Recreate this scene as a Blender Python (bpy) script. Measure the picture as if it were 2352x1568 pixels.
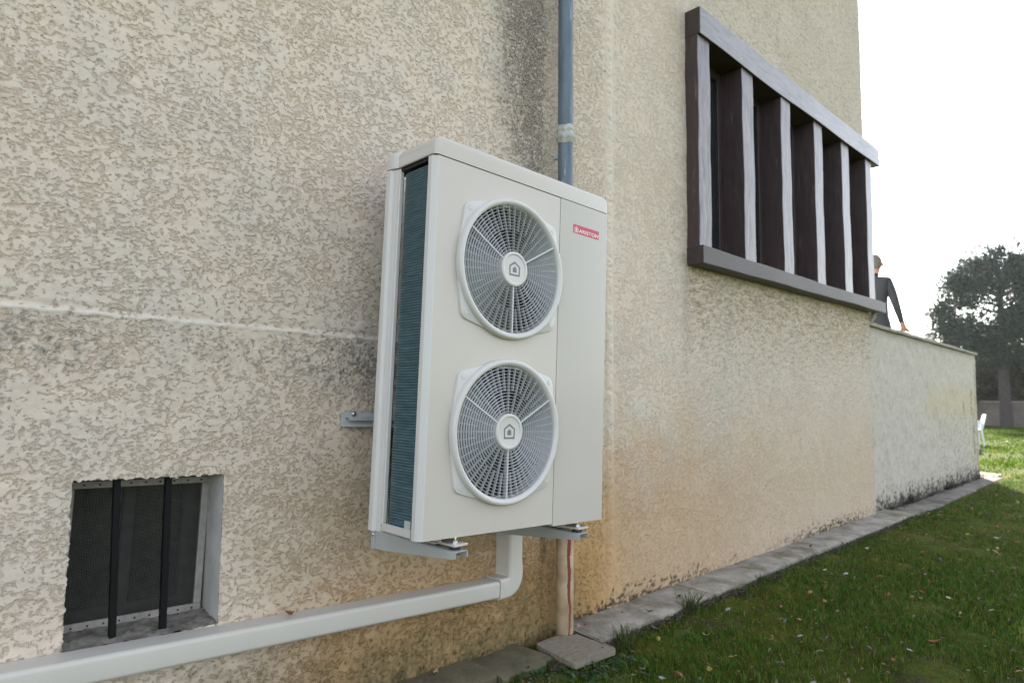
import bpy, bmesh, math, random
import numpy as np
from mathutils import Vector, Matrix, Quaternion

# ---------------------------------------------------------------- clear, camera, sky, sun, exposure
for o in list(bpy.data.objects):
    bpy.data.objects.remove(o)
scene = bpy.context.scene
C = scene.collection
R = math.radians

CAM_P = Vector((0.0, -2.2441, 1.1805))
YAW, PITCH, ROLL = 0.7764, 0.0778, 0.0081
fw = Vector((math.sin(YAW)*math.cos(PITCH), math.cos(YAW)*math.cos(PITCH), math.sin(PITCH)))
r0 = Vector((math.cos(YAW), -math.sin(YAW), 0)); u0 = r0.cross(fw)
rr = r0*math.cos(ROLL) + u0*math.sin(ROLL); uu = u0*math.cos(ROLL) - r0*math.sin(ROLL)
cd = bpy.data.cameras.new('camera')
cam = bpy.data.objects.new('camera', cd); C.objects.link(cam)
cam.matrix_world = Matrix(((rr.x, uu.x, -fw.x, CAM_P.x), (rr.y, uu.y, -fw.y, CAM_P.y), (rr.z, uu.z, -fw.z, CAM_P.z), (0, 0, 0, 1)))
cd.sensor_width = 36.0
cd.lens = 36.0*1520.77/2352.0
cd.clip_start = 0.05; cd.clip_end = 800.0
cd.dof.use_dof = True; cd.dof.focus_distance = 2.6; cd.dof.aperture_fstop = 3.2
scene.camera = cam

SUN_AZ, SUN_EL = 27.0, 29.0          # azimuth from +X towards +Y
sdir = Vector((math.cos(R(SUN_EL))*math.cos(R(SUN_AZ)), math.cos(R(SUN_EL))*math.sin(R(SUN_AZ)), math.sin(R(SUN_EL))))
world = bpy.data.worlds.new('World'); scene.world = world; world.use_nodes = True
wn = world.node_tree; wn.nodes.clear()
sky = wn.nodes.new('ShaderNodeTexSky'); sky.sky_type = 'NISHITA'; sky.sun_disc = False
sky.sun_elevation = R(SUN_EL); sky.sun_rotation = R(90.0-SUN_AZ)
sky.air_density = 1.0; sky.dust_density = 1.2; sky.ozone_density = 2.0; sky.altitude = 100
hs = wn.nodes.new('ShaderNodeHueSaturation'); hs.inputs['Saturation'].default_value = 0.42
bg = wn.nodes.new('ShaderNodeBackground'); bg.inputs['Strength'].default_value = 0.07
wo = wn.nodes.new('ShaderNodeOutputWorld')
wn.links.new(sky.outputs['Color'], hs.inputs['Color']); wn.links.new(hs.outputs['Color'], bg.inputs['Color'])
wn.links.new(bg.outputs['Background'], wo.inputs['Surface'])
sl = bpy.data.lights.new('sun', 'SUN'); sl.energy = 2.8; sl.angle = R(0.9); sl.color = (1.0, 0.93, 0.82)
sun = bpy.data.objects.new('sun', sl); C.objects.link(sun)
sun.rotation_mode = 'QUATERNION'; sun.rotation_quaternion = sdir.to_track_quat('Z', 'Y'); sun.location = (20, 10, 15)
vs = scene.view_settings
vs.view_transform = 'Standard'; vs.look = 'None'; vs.exposure = 3.0; vs.gamma = 1.0; vs.use_curve_mapping = False
scene.render.engine = 'CYCLES'

rng = np.random.default_rng(7)
random.seed(7)

# ---------------------------------------------------------------- helpers
def finish(o, parent=None, label=None, category=None, group=None, kind=None):
    C.objects.link(o)
    if parent is not None: o.parent = parent
    if label: o['label'] = label
    if category: o['category'] = category
    if group: o['group'] = group
    if kind: o['kind'] = kind
    return o

def thing(name, label, category, loc=(0, 0, 0), rot=(0, 0, 0), group=None):
    o = bpy.data.objects.new(name, None); o.location = loc; o.rotation_euler = rot
    o.empty_display_size = 0.1
    return finish(o, None, label, category, group)

class MB:
    """collects geometry, builds ONE mesh object"""
    def __init__(s): s.v = []; s.f = []
    def add(s, v, f):
        n = len(s.v); s.v += [tuple(p) for p in v]; s.f += [tuple(i+n for i in q) for q in f]; return s
    def box(s, a, b, rot=None, piv=None):
        x0, y0, z0 = a; x1, y1, z1 = b
        v = [(x0,y0,z0),(x1,y0,z0),(x1,y1,z0),(x0,y1,z0),(x0,y0,z1),(x1,y0,z1),(x1,y1,z1),(x0,y1,z1)]
        if rot is not None:
            p = Vector(piv if piv else (0,0,0)); v = [tuple(rot @ (Vector(q)-p) + p) for q in v]
        return s.add(v, [(0,3,2,1),(4,5,6,7),(0,1,5,4),(1,2,6,5),(2,3,7,6),(3,0,4,7)])
    def prism(s, poly, fn, h0, h1):
        """poly 2D outline, fn(a,b,h)->xyz"""
        n = len(poly)
        v = [fn(a, b, h0) for a, b in poly] + [fn(a, b, h1) for a, b in poly]
        f = [tuple(range(n-1, -1, -1)), tuple(range(n, 2*n))] + [(i, (i+1) % n, n+(i+1) % n, n+i) for i in range(n)]
        return s.add(v, f)
    def rings(s, rings, close=True, cap=True):
        n = len(rings[0]); v = [p for r in rings for p in r]; f = []
        for k in range(len(rings)-1):
            for i in range(n if close else n-1):
                j = (i+1) % n
                f.append((k*n+i, k*n+j, (k+1)*n+j, (k+1)*n+i))
        if cap:
            f.append(tuple(range(n-1, -1, -1))); f.append(tuple((len(rings)-1)*n+i for i in range(n)))
        return s.add(v, f)
    def tube(s, pts, rad, n=12, cap=True):
        pts = [Vector(p) for p in pts]
        if not hasattr(rad, '__len__'): rad = [rad]*len(pts)
        t0 = (pts[1]-pts[0]).normalized()
        a = t0.orthogonal().normalized(); rs = []
        for i, p in enumerate(pts):
            t = (pts[min(i+1, len(pts)-1)]-pts[max(i-1, 0)]).normalized()
            a = (a - t*a.dot(t)).normalized(); b = t.cross(a)
            rs.append([tuple(p + (a*math.cos(k*2*math.pi/n) + b*math.sin(k*2*math.pi/n))*rad[i]) for k in range(n)])
        return s.rings(rs, True, cap)
    def lathe(s, prof, fn, n=48, cap=False):
        """prof [(radius, height)], fn(x,y,h)->xyz"""
        rs = [[fn(r*math.cos(2*math.pi*k/n), r*math.sin(2*math.pi*k/n), h) for k in range(n)] for r, h in prof]
        return s.rings(rs, True, cap)
    def mesh(s, name, mat=None, smooth=None):
        me = bpy.data.meshes.new(name); me.from_pydata(s.v, [], s.f); me.update()
        bm = bmesh.new(); bm.from_mesh(me); bmesh.ops.recalc_face_normals(bm, faces=bm.faces); bm.to_mesh(me); bm.free()
        if mat: me.materials.append(mat)
        if smooth is not None:
            me.polygons.foreach_set('use_smooth', [True]*len(me.polygons))
            me.set_sharp_from_angle(angle=R(smooth))
        return me
    def build(s, name, mat, parent=None, smooth=35, bevel=0, segs=2, **kw):
        o = bpy.data.objects.new(name, s.mesh(name, mat, smooth))
        if bevel:
            m = o.modifiers.new('bevel', 'BEVEL'); m.width = bevel; m.segments = segs; m.limit_method = 'ANGLE'; m.angle_limit = R(40)
            m.harden_normals = True
        return finish(o, parent, **kw)

def fast_mesh(name, V, F, col=None, smooth=True):
    """V (n,3) float, F (m,k) int arrays"""
    me = bpy.data.meshes.new(name); m, k = F.shape
    me.vertices.add(len(V)); me.vertices.foreach_set('co', V.astype(np.float32).ravel())
    me.loops.add(m*k); me.loops.foreach_set('vertex_index', F.astype(np.int32).ravel())
    me.polygons.add(m); me.polygons.foreach_set('loop_start', np.arange(0, m*k, k, dtype=np.int32))
    me.update(calc_edges=True)
    me.polygons.foreach_set('use_smooth', np.full(m, smooth))
    if col is not None:
        ca = me.color_attributes.new('tint', 'FLOAT_COLOR', 'POINT')
        c4 = np.ones((len(V), 4), np.float32); c4[:, :col.shape[1]] = col
        ca.data.foreach_set('color', c4.ravel())
    me.validate()
    return me

def noise2(nx, nz, dx, dz, lmin, lmax, seed, ax=1.0, az=1.0, slope=0.5):
    g = np.random.default_rng(seed).standard_normal((nz, nx))
    fx = np.fft.rfftfreq(nx, dx)*ax; fz = np.fft.fftfreq(nz, dz)*az
    f = np.sqrt(fx[None, :]**2 + fz[:, None]**2) + 1e-9
    w = np.exp(-(f*lmin*0.55)**2)*(1-np.exp(-(f*lmax*0.9)**2)) / f**slope
    n = np.fft.irfft2(np.fft.rfft2(g)*w, s=(nz, nx))
    return (n-n.mean())/n.std()

def sstep(a, b, x):
    t = np.clip((x-a)/(b-a), 0, 1); return t*t*(3-2*t)
def mixc(c, d, w): return c*(1-w[..., None]) + np.asarray(d, float)*w[..., None]

# ---- materials
def newmat(name):
    m = bpy.data.materials.new(name); m.use_nodes = True; nt = m.node_tree
    return m, nt, nt.nodes['Principled BSDF']
def N(nt, t, **kw):
    n = nt.nodes.new(t)
    for k, v in kw.items(): setattr(n, k, v)
    return n
def mat(name, col, rough=0.5, metal=0.0, var=0.12, scale=8.0, bump=0.0, bscale=120.0, stretch=(1, 1, 1), col2=None, c2pos=(0.5, 0.65), spec=0.5, coat=0.0, roughvar=0.08):
    """solid colour broken up by two noises, optional second (wear) colour and fine bump"""
    m, nt, b = newmat(name); L = nt.links.new
    tc = N(nt, 'ShaderNodeTexCoord'); mp = N(nt, 'ShaderNodeMapping'); mp.inputs['Scale'].default_value = stretch
    L(tc.outputs['Object'], mp.inputs['Vector'])
    n1 = N(nt, 'ShaderNodeTexNoise'); n1.inputs['Scale'].default_value = scale; n1.inputs['Detail'].default_value = 6; n1.inputs['Roughness'].default_value = 0.65
    L(mp.outputs['Vector'], n1.inputs['Vector'])
    cr = N(nt, 'ShaderNodeValToRGB')
    cr.color_ramp.elements[0].position = 0.3; cr.color_ramp.elements[1].position = 0.7
    cr.color_ramp.elements[0].color = tuple(c*(1-var) for c in col) + (1,)
    cr.color_ramp.elements[1].color = tuple(min(1, c*(1+var)) for c in col) + (1,)
    L(n1.outputs['Fac'], cr.inputs['Fac']); out = cr.outputs['Color']
    if col2:
        n2 = N(nt, 'ShaderNodeTexNoise'); n2.inputs['Scale'].default_value = scale*0.7; n2.inputs['Detail'].default_value = 8; n2.inputs['Roughness'].default_value = 0.7
        L(mp.outputs['Vector'], n2.inputs['Vector'])
        r2 = N(nt, 'ShaderNodeMapRange'); r2.inputs['From Min'].default_value = c2pos[0]; r2.inputs['From Max'].default_value = c2pos[1]
        L(n2.outputs['Fac'], r2.inputs['Value'])
        mx = N(nt, 'ShaderNodeMix', data_type='RGBA'); L(r2.outputs['Result'], mx.inputs['Factor']); L(out, mx.inputs[6]); mx.inputs[7].default_value = tuple(col2) + (1,)
        out = mx.outputs[2]
    L(out, b.inputs['Base Color'])
    rm = N(nt, 'ShaderNodeMapRange'); rm.inputs['To Min'].default_value = max(0.02, rough-roughvar); rm.inputs['To Max'].default_value = min(1, rough+roughvar)
    L(n1.outputs['Fac'], rm.inputs['Value']); L(rm.outputs['Result'], b.inputs['Roughness'])
    b.inputs['Metallic'].default_value = metal; b.inputs['Specular IOR Level'].default_value = spec; b.inputs['Coat Weight'].default_value = coat
    if bump:
        n3 = N(nt, 'ShaderNodeTexNoise'); n3.inputs['Scale'].default_value = bscale; n3.inputs['Detail'].default_value = 5
        L(mp.outputs['Vector'], n3.inputs['Vector'])
        bp = N(nt, 'ShaderNodeBump'); bp.inputs['Strength'].default_value = 1.0; bp.inputs['Distance'].default_value = bump
        L(n3.outputs['Fac'], bp.inputs['Height']); L(bp.outputs['Normal'], b.inputs['Normal'])
    return m
def vmat(name, rough=0.85, bump=0.0, bscale=300.0, var=0.15, nscale=60.0, spec=0.3, trans=0.0):
    """colour from the 'tint' attribute times fine noise"""
    m, nt, b = newmat(name); L = nt.links.new
    at = N(nt, 'ShaderNodeVertexColor', layer_name='tint'); tc = N(nt, 'ShaderNodeTexCoord')
    n1 = N(nt, 'ShaderNodeTexNoise'); n1.inputs['Scale'].default_value = nscale; n1.inputs['Detail'].default_value = 6; n1.inputs['Roughness'].default_value = 0.7
    L(tc.outputs['Object'], n1.inputs['Vector'])
    mr = N(nt, 'ShaderNodeMapRange'); mr.inputs['From Min'].default_value = 0.25; mr.inputs['From Max'].default_value = 0.75
    mr.inputs['To Min'].default_value = 1-var; mr.inputs['To Max'].default_value = 1+var
    L(n1.outputs['Fac'], mr.inputs['Value'])
    mx = N(nt, 'ShaderNodeMix', data_type='RGBA', blend_type='MULTIPLY'); mx.inputs['Factor'].default_value = 1
    L(at.outputs['Color'], mx.inputs[6]); L(mr.outputs['Result'], mx.inputs[7]); L(mx.outputs[2], b.inputs['Base Color'])
    b.inputs['Roughness'].default_value = rough; b.inputs['Specular IOR Level'].default_value = spec
    if bump:
        n3 = N(nt, 'ShaderNodeTexNoise'); n3.inputs['Scale'].default_value = bscale; n3.inputs['Detail'].default_value = 4
        L(tc.outputs['Object'], n3.inputs['Vector'])
        bp = N(nt, 'ShaderNodeBump'); bp.inputs['Distance'].default_value = bump; L(n3.outputs['Fac'], bp.inputs['Height']); L(bp.outputs['Normal'], b.inputs['Normal'])
    if trans:
        tr = N(nt, 'ShaderNodeBsdfTranslucent'); ms = N(nt, 'ShaderNodeMixShader'); ms.inputs['Fac'].default_value = trans
        L(mx.outputs[2], tr.inputs['Color']); L(b.outputs['BSDF'], ms.inputs[1]); L(tr.outputs['BSDF'], ms.inputs[2])
        L(ms.outputs['Shader'], nt.nodes['Material Output'].inputs['Surface'])
    return m

M = {}
def stucco(name, depth, s1, thr, method='BOTH'):
    """knocked-down roughcast: flat flakes with ragged sandy pits between them, displaced for real"""
    m, nt, b = newmat(name); L = nt.links.new
    at = N(nt, 'ShaderNodeVertexColor', layer_name='tint'); tc = N(nt, 'ShaderNodeTexCoord'); mp = N(nt, 'ShaderNodeMapping'); mp.inputs['Scale'].default_value = (0.80, 1, 1.08)
    mp.inputs['Rotation'].default_value = (0, R(14), 0); L(tc.outputs['Object'], mp.inputs['Vector'])
    def nz(sc, d, r, dist=0.0):
        n = N(nt, 'ShaderNodeTexNoise'); n.inputs['Scale'].default_value = sc; n.inputs['Detail'].default_value = d; n.inputs['Roughness'].default_value = r; n.inputs['Distortion'].default_value = dist
        L(mp.outputs['Vector'], n.inputs['Vector']); return n.outputs['Fac']
    def ma(op, a, c=None, clamp=False):
        k = N(nt, 'ShaderNodeMath', operation=op); k.use_clamp = clamp
        for i_, v_ in enumerate((a, c)):
            if v_ is None: continue
            if isinstance(v_, (int, float)): k.inputs[i_].default_value = v_
            else: L(v_, k.inputs[i_])
        return k.outputs[0]
    def mr(v, a, c, t0, t1, smooth=True):
        k = N(nt, 'ShaderNodeMapRange'); k.interpolation_type = 'SMOOTHSTEP' if smooth else 'LINEAR'
        for q_, v_ in (('From Min', a), ('From Max', c), ('To Min', t0), ('To Max', t1)): k.inputs[q_].default_value = v_
        L(v, k.inputs['Value']); return k.outputs['Result']
    f1 = nz(s1, 5, 0.66, 0.3); patch = nz(2.3, 3, 0.5); mid = nz(13, 2, 0.5)
    f = ma('ADD', f1, ma('ADD', ma('MULTIPLY', ma('SUBTRACT', patch, 0.5), 0.22), ma('ADD', ma('MULTIPLY', ma('SUBTRACT', mid, 0.5), 0.30), ma('MULTIPLY', ma('SUBTRACT', 1.0, at.outputs['Alpha']), 0.30))))
    flake = mr(f, thr-0.02, thr+0.02, 0.0, 1.0)
    grain = mr(nz(100, 4, 0.62, 0.4), 0.33, 0.60, 0.0, 1.0)          # coarse sand grains standing between the flakes
    hgt = ma('ADD', ma('ADD', flake, ma('MULTIPLY', ma('SUBTRACT', 1.0, flake), ma('ADD', ma('MULTIPLY', grain, 0.90), 0.05))), ma('MULTIPLY', nz(190, 2, 0.6), 0.10))
    ds = N(nt, 'ShaderNodeDisplacement'); ds.inputs['Midlevel'].default_value = 0.9; ds.inputs['Scale'].default_value = depth
    L(hgt, ds.inputs['Height']); L(ds.outputs['Displacement'], nt.nodes['Material Output'].inputs['Displacement'])
    m.displacement_method = method
    var = mr(nz(35, 6, 0.7), 0.25, 0.75, 0.92, 1.08, False)
    c1 = N(nt, 'ShaderNodeMix', data_type='RGBA', blend_type='MULTIPLY'); c1.inputs['Factor'].default_value = 1; L(at.outputs['Color'], c1.inputs[6]); L(var, c1.inputs[7])
    c2 = N(nt, 'ShaderNodeMix', data_type='RGBA', blend_type='MULTIPLY'); L(ma('SUBTRACT', 1.0, flake), c2.inputs['Factor']); L(c1.outputs[2], c2.inputs[6]); c2.inputs[7].default_value = (0.97, 0.94, 0.90, 1)
    L(c2.outputs[2], b.inputs['Base Color']); b.inputs['Roughness'].default_value = 0.92; b.inputs['Specular IOR Level'].default_value = 0.2
    return m
M['stucco'] = stucco('roughcast_render', 0.0046, 50.0, 0.485)
M['stucco_right'] = stucco('roughcast_render_right', 0.0036, 50.0, 0.485, 'BUMP')
M['annex'] = vmat('terrace_render', 0.9, 0.003, 120, 0.10, 25)
M['panel'] = mat('white_enamel_sheet', (0.505, 0.455, 0.402), 0.36, var=0.02, scale=3, bump=0.00012, bscale=500, coat=0.15)
M['panel2'] = mat('white_enamel_service_sheet', (0.480, 0.438, 0.392), 0.36, var=0.02, scale=3, bump=0.00012, bscale=500, coat=0.15)
M['plastic'] = mat('white_plastic_and_skylit_posts', (0.545, 0.520, 0.492), 0.38, var=0.025, scale=6, bump=0.0001, bscale=600)  # moulded parts, and sheet posts with sky light put into the colour
M['grille'] = mat('grille_plastic', (0.50, 0.505, 0.51), 0.42, var=0.03, scale=6)
M['coil'] = mat('blue_coated_fins', (0.062, 0.118, 0.140), 0.36, 0.15, var=0.35, scale=14, stretch=(1, 1, 5), bump=0.0006, bscale=260)
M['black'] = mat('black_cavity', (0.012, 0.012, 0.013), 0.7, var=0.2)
M['blade'] = mat('dark_fan_plastic', (0.022, 0.023, 0.025), 0.5, var=0.15)
M['rubber'] = mat('black_rubber', (0.018, 0.018, 0.018), 0.65, var=0.2)
M['red'] = mat('red_badge', (0.47, 0.018, 0.045), 0.35, var=0.05, scale=20)
M['ink'] = mat('white_print', (0.78, 0.74, 0.72), 0.4, var=0.02)
M['greyink'] = mat('grey_print', (0.145, 0.145, 0.142), 0.45, var=0.04)
M['galv'] = mat('painted_bracket_steel', (0.40, 0.415, 0.41), 0.42, var=0.05, scale=10, bump=0.0002, bscale=300, col2=(0.40, 0.40, 0.38), c2pos=(0.6, 0.75))
M['zincbolt'] = mat('zinc_plated_steel', (0.62, 0.62, 0.60), 0.25, 0.9, var=0.12, scale=60)
M['trunk'] = mat('cream_trunking', (0.52, 0.485, 0.43), 0.42, var=0.03, scale=5, bump=0.0002, bscale=180, col2=(0.44, 0.40, 0.33), c2pos=(0.62, 0.8))
M['trunk_joint'] = mat('grey_joint', (0.28, 0.27, 0.25), 0.7, var=0.1)
M['zinc'] = mat('weathered_blue_zinc', (0.108, 0.140, 0.172), 0.55, 0.15, var=0.28, scale=7, stretch=(5, 5, 0.7), bump=0.0004, bscale=40, col2=(0.34, 0.36, 0.36), c2pos=(0.60, 0.66))
M['collar'] = mat('chalky_collar', (0.42, 0.41, 0.37), 0.8, var=0.2, scale=40, bump=0.002, bscale=120, col2=(0.16, 0.16, 0.15), c2pos=(0.55, 0.7))
M['timber'] = mat('brown_stained_timber', (0.044, 0.026, 0.026), 0.45, var=0.35, scale=7, stretch=(6, 6, 0.8), bump=0.0018, bscale=26, col2=(0.20, 0.185, 0.175), c2pos=(0.60, 0.80), spec=0.6)
M['timber_h'] = mat('brown_stained_beam', (0.046, 0.033, 0.029), 0.5, var=0.35, scale=7, stretch=(0.8, 6, 6), bump=0.0018, bscale=26, col2=(0.10, 0.088, 0.080), c2pos=(0.62, 0.84), spec=0.4)
M['sash'] = mat('dark_brown_sash', (0.035, 0.022, 0.022), 0.45, var=0.2, scale=9)
M['glass'] = mat('dark_window_glass', (0.010, 0.013, 0.016), 0.08, var=0.2, scale=2, spec=0.5, roughvar=0.02)
M['greysash'] = mat('weathered_grey_sash', (0.085, 0.080, 0.072), 0.85, var=0.25, scale=20)
M['screenframe'] = mat('aged_aluminium_strip', (0.30, 0.27, 0.245), 0.65, 0.05, var=0.2, scale=30, bump=0.0006, bscale=90, col2=(0.18, 0.12, 0.08), c2pos=(0.62, 0.75))
M['wire'] = mat('dull_wire', (0.06, 0.057, 0.05), 0.7, 0.1, var=0.3, scale=30)
M['bar'] = mat('black_painted_iron', (0.004, 0.004, 0.0045), 0.6, var=0.3, scale=30, spec=0.2)
M['reveal'] = mat('grey_render_reveal', (0.42, 0.40, 0.37), 0.9, var=0.14, scale=12, bump=0.002, bscale=160, col2=(0.24, 0.22, 0.19), c2pos=(0.56, 0.75))
M['sill'] = mat('dirty_cement_sill', (0.20, 0.18, 0.15), 0.95, var=0.3, scale=18, bump=0.004, bscale=70, col2=(0.10, 0.085, 0.065), c2pos=(0.48, 0.65))
M['concrete'] = mat('pale_worn_concrete', (0.275, 0.25, 0.212), 0.92, var=0.32, scale=6, bump=0.005, bscale=55, col2=(0.115, 0.098, 0.055), c2pos=(0.44, 0.64))
M['mossy'] = mat('mossy_concrete', (0.105, 0.090, 0.050), 0.95, var=0.4, scale=7, bump=0.005, bscale=60, col2=(0.22, 0.215, 0.20), c2pos=(0.62, 0.68))
M['paver'] = mat('beige_stone_paver', (0.200, 0.172, 0.128), 0.92, var=0.28, scale=26, bump=0.0007, bscale=260, stretch=(1, 2.5, 1), col2=(0.16, 0.125, 0.08), c2pos=(0.52, 0.7))
M['coping'] = mat('weathered_coping', (0.26, 0.235, 0.19), 0.95, var=0.25, scale=9, bump=0.003, bscale=60, col2=(0.13, 0.11, 0.085), c2pos=(0.52, 0.7))
M['soil'] = mat('soil', (0.055, 0.042, 0.03), 1.0, var=0.35, scale=30, bump=0.01, bscale=60)
M['bark'] = mat('dark_bark', (0.05, 0.042, 0.04), 0.95, var=0.4, scale=6, stretch=(4, 4, 0.8), bump=0.02, bscale=18)
M['needles'] = vmat('pine_needles', 0.65, var=0.35, nscale=4, trans=0.25)
M['leafy'] = vmat('shrub_leaves', 0.7, var=0.35, nscale=5, trans=0.3)
M['grass'] = vmat('grass_blades', 0.7, var=0.2, nscale=20, trans=0.35, spec=0.06)
M['whitechair'] = mat('white_resin', (0.50, 0.54, 0.60), 0.35, var=0.04)
M['darkrubber'] = mat('dark_plastic', (0.03, 0.032, 0.04), 0.5, var=0.2)
M['farwall'] = mat('old_garden_wall_render', (0.16, 0.135, 0.115), 0.95, var=0.3, scale=1.5, bump=0.02, bscale=12)
M['farhouse'] = mat('far_house_render', (0.55, 0.53, 0.50), 0.9, var=0.08, scale=1)
M['rooftile'] = mat('far_roof_tiles', (0.30, 0.24, 0.21), 0.9, var=0.2, scale=4)
M['skin'] = mat('skin', (0.36, 0.20, 0.14), 0.55, var=0.1, scale=20)
M['jacket'] = mat('dark_jacket_cloth', (0.022, 0.027, 0.034), 0.85, var=0.2, scale=20, bump=0.004, bscale=25)
M['jeans'] = mat('blue_jeans', (0.03, 0.045, 0.10), 0.9, var=0.2, scale=30)
M['hair'] = mat('short_grey_hair', (0.10, 0.085, 0.075), 0.8, var=0.3, scale=60)
M['steelgrey'] = mat('weathered_ply_edge', (0.36, 0.30, 0.20), 0.8, var=0.2, scale=10)

# ================================================================= SETTING: ground
def ground_z(x, y):
    return -0.05*sstep(3.0, 12.0, np.asarray(x, float)) - 0.012*sstep(0.25, 1.2, -np.asarray(y, float))*sstep(14, 6, np.asarray(x, float))
def build_lawn():
    m, nt, b = newmat('lawn_earth_and_moss'); L = nt.links.new
    tc = N(nt, 'ShaderNodeTexCoord')
    def nz(s, d=7, r=0.65):
        n = N(nt, 'ShaderNodeTexNoise'); n.inputs['Scale'].default_value = s; n.inputs['Detail'].default_value = d; n.inputs['Roughness'].default_value = r
        L(tc.outputs['Object'], n.inputs['Vector']); return n.outputs['Fac']
    def ramp(fac, a, b_, p0, p1):
        cr = N(nt, 'ShaderNodeValToRGB'); e = cr.color_ramp.elements
        e[0].position = p0; e[1].position = p1; e[0].color = a + (1,); e[1].color = b_ + (1,); L(fac, cr.inputs['Fac']); return cr.outputs['Color']
    def mix(f, a, b_):
        mx = N(nt, 'ShaderNodeMix', data_type='RGBA'); L(f, mx.inputs['Factor']); L(a, mx.inputs[6]); L(b_, mx.inputs[7]); return mx.outputs[2]
    green = ramp(nz(22), (0.032, 0.048, 0.006), (0.075, 0.105, 0.010), 0.3, 0.7)
    moss = ramp(nz(50), (0.060, 0.066, 0.010), (0.130, 0.125, 0.016), 0.3, 0.7)
    dirt = ramp(nz(35), (0.030, 0.022, 0.014), (0.090, 0.068, 0.040), 0.3, 0.7)
    k1 = N(nt, 'ShaderNodeMapRange'); k1.inputs['From Min'].default_value = 0.50; k1.inputs['From Max'].default_value = 0.62; L(nz(1.6), k1.inputs['Value'])
    k2 = N(nt, 'ShaderNodeMapRange'); k2.inputs['From Min'].default_value = 0.56; k2.inputs['From Max'].default_value = 0.66; L(nz(2.7), k2.inputs['Value'])
    L(mix(k2.outputs['Result'], mix(k1.outputs['Result'], green, moss), dirt), b.inputs['Base Color'])
    b.inputs['Roughness'].default_value = 1.0; b.inputs['Specular IOR Level'].default_value = 0.1
    bp = N(nt, 'ShaderNodeBump'); bp.inputs['Distance'].default_value = 0.02; L(nz(70, 4), bp.inputs['Height']); L(bp.outputs['Normal'], b.inputs['Normal'])
    xs = np.concatenate([[-120, -40, -12, -4], np.arange(0, 14, 0.12), np.arange(14, 44, 0.6), [50, 70, 120, 260]])
    ys = np.concatenate([[-200, -80, -30, -12], np.arange(-6, 0.05, 0.1), [0.3, 1, 2, 4, 8, 16, 40, 100, 240]])
    X, Y = np.meshgrid(xs, ys)
    nb = noise2(len(xs), len(ys), 0.12, 0.1, 0.25, 1.2, 11)
    Z = ground_z(X, Y) - 0.012 + 0.010*nb*((Y < -0.3) & (Y > -6) & (X > 0) & (X < 14))
    V = np.stack([X, Y, Z], -1).reshape(-1, 3); nx = len(xs)
    i = (np.arange(len(ys)-1)[:, None]*nx + np.arange(nx-1)[None, :]).ravel()
    o = bpy.data.objects.new('lawn', fast_mesh('lawn', V, np.stack([i, i+1, i+nx+1, i+nx], -1))); o.data.materials.append(m)
    return finish(o, kind='structure')
build_lawn()

# ================================================================= HOUSE
house = thing('house', 'rendered house with cream roughcast walls, barred cellar window and timber window box', 'house', (0, 0, 0))
OPEN = dict(x0=0.449, x1=0.876, z0=0.430, zl=0.920, zr=0.906)       # cellar opening
WIN = dict(x0=3.83, x1=7.26, z0=2.10, z1=3.58)                       # timber window opening

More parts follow.
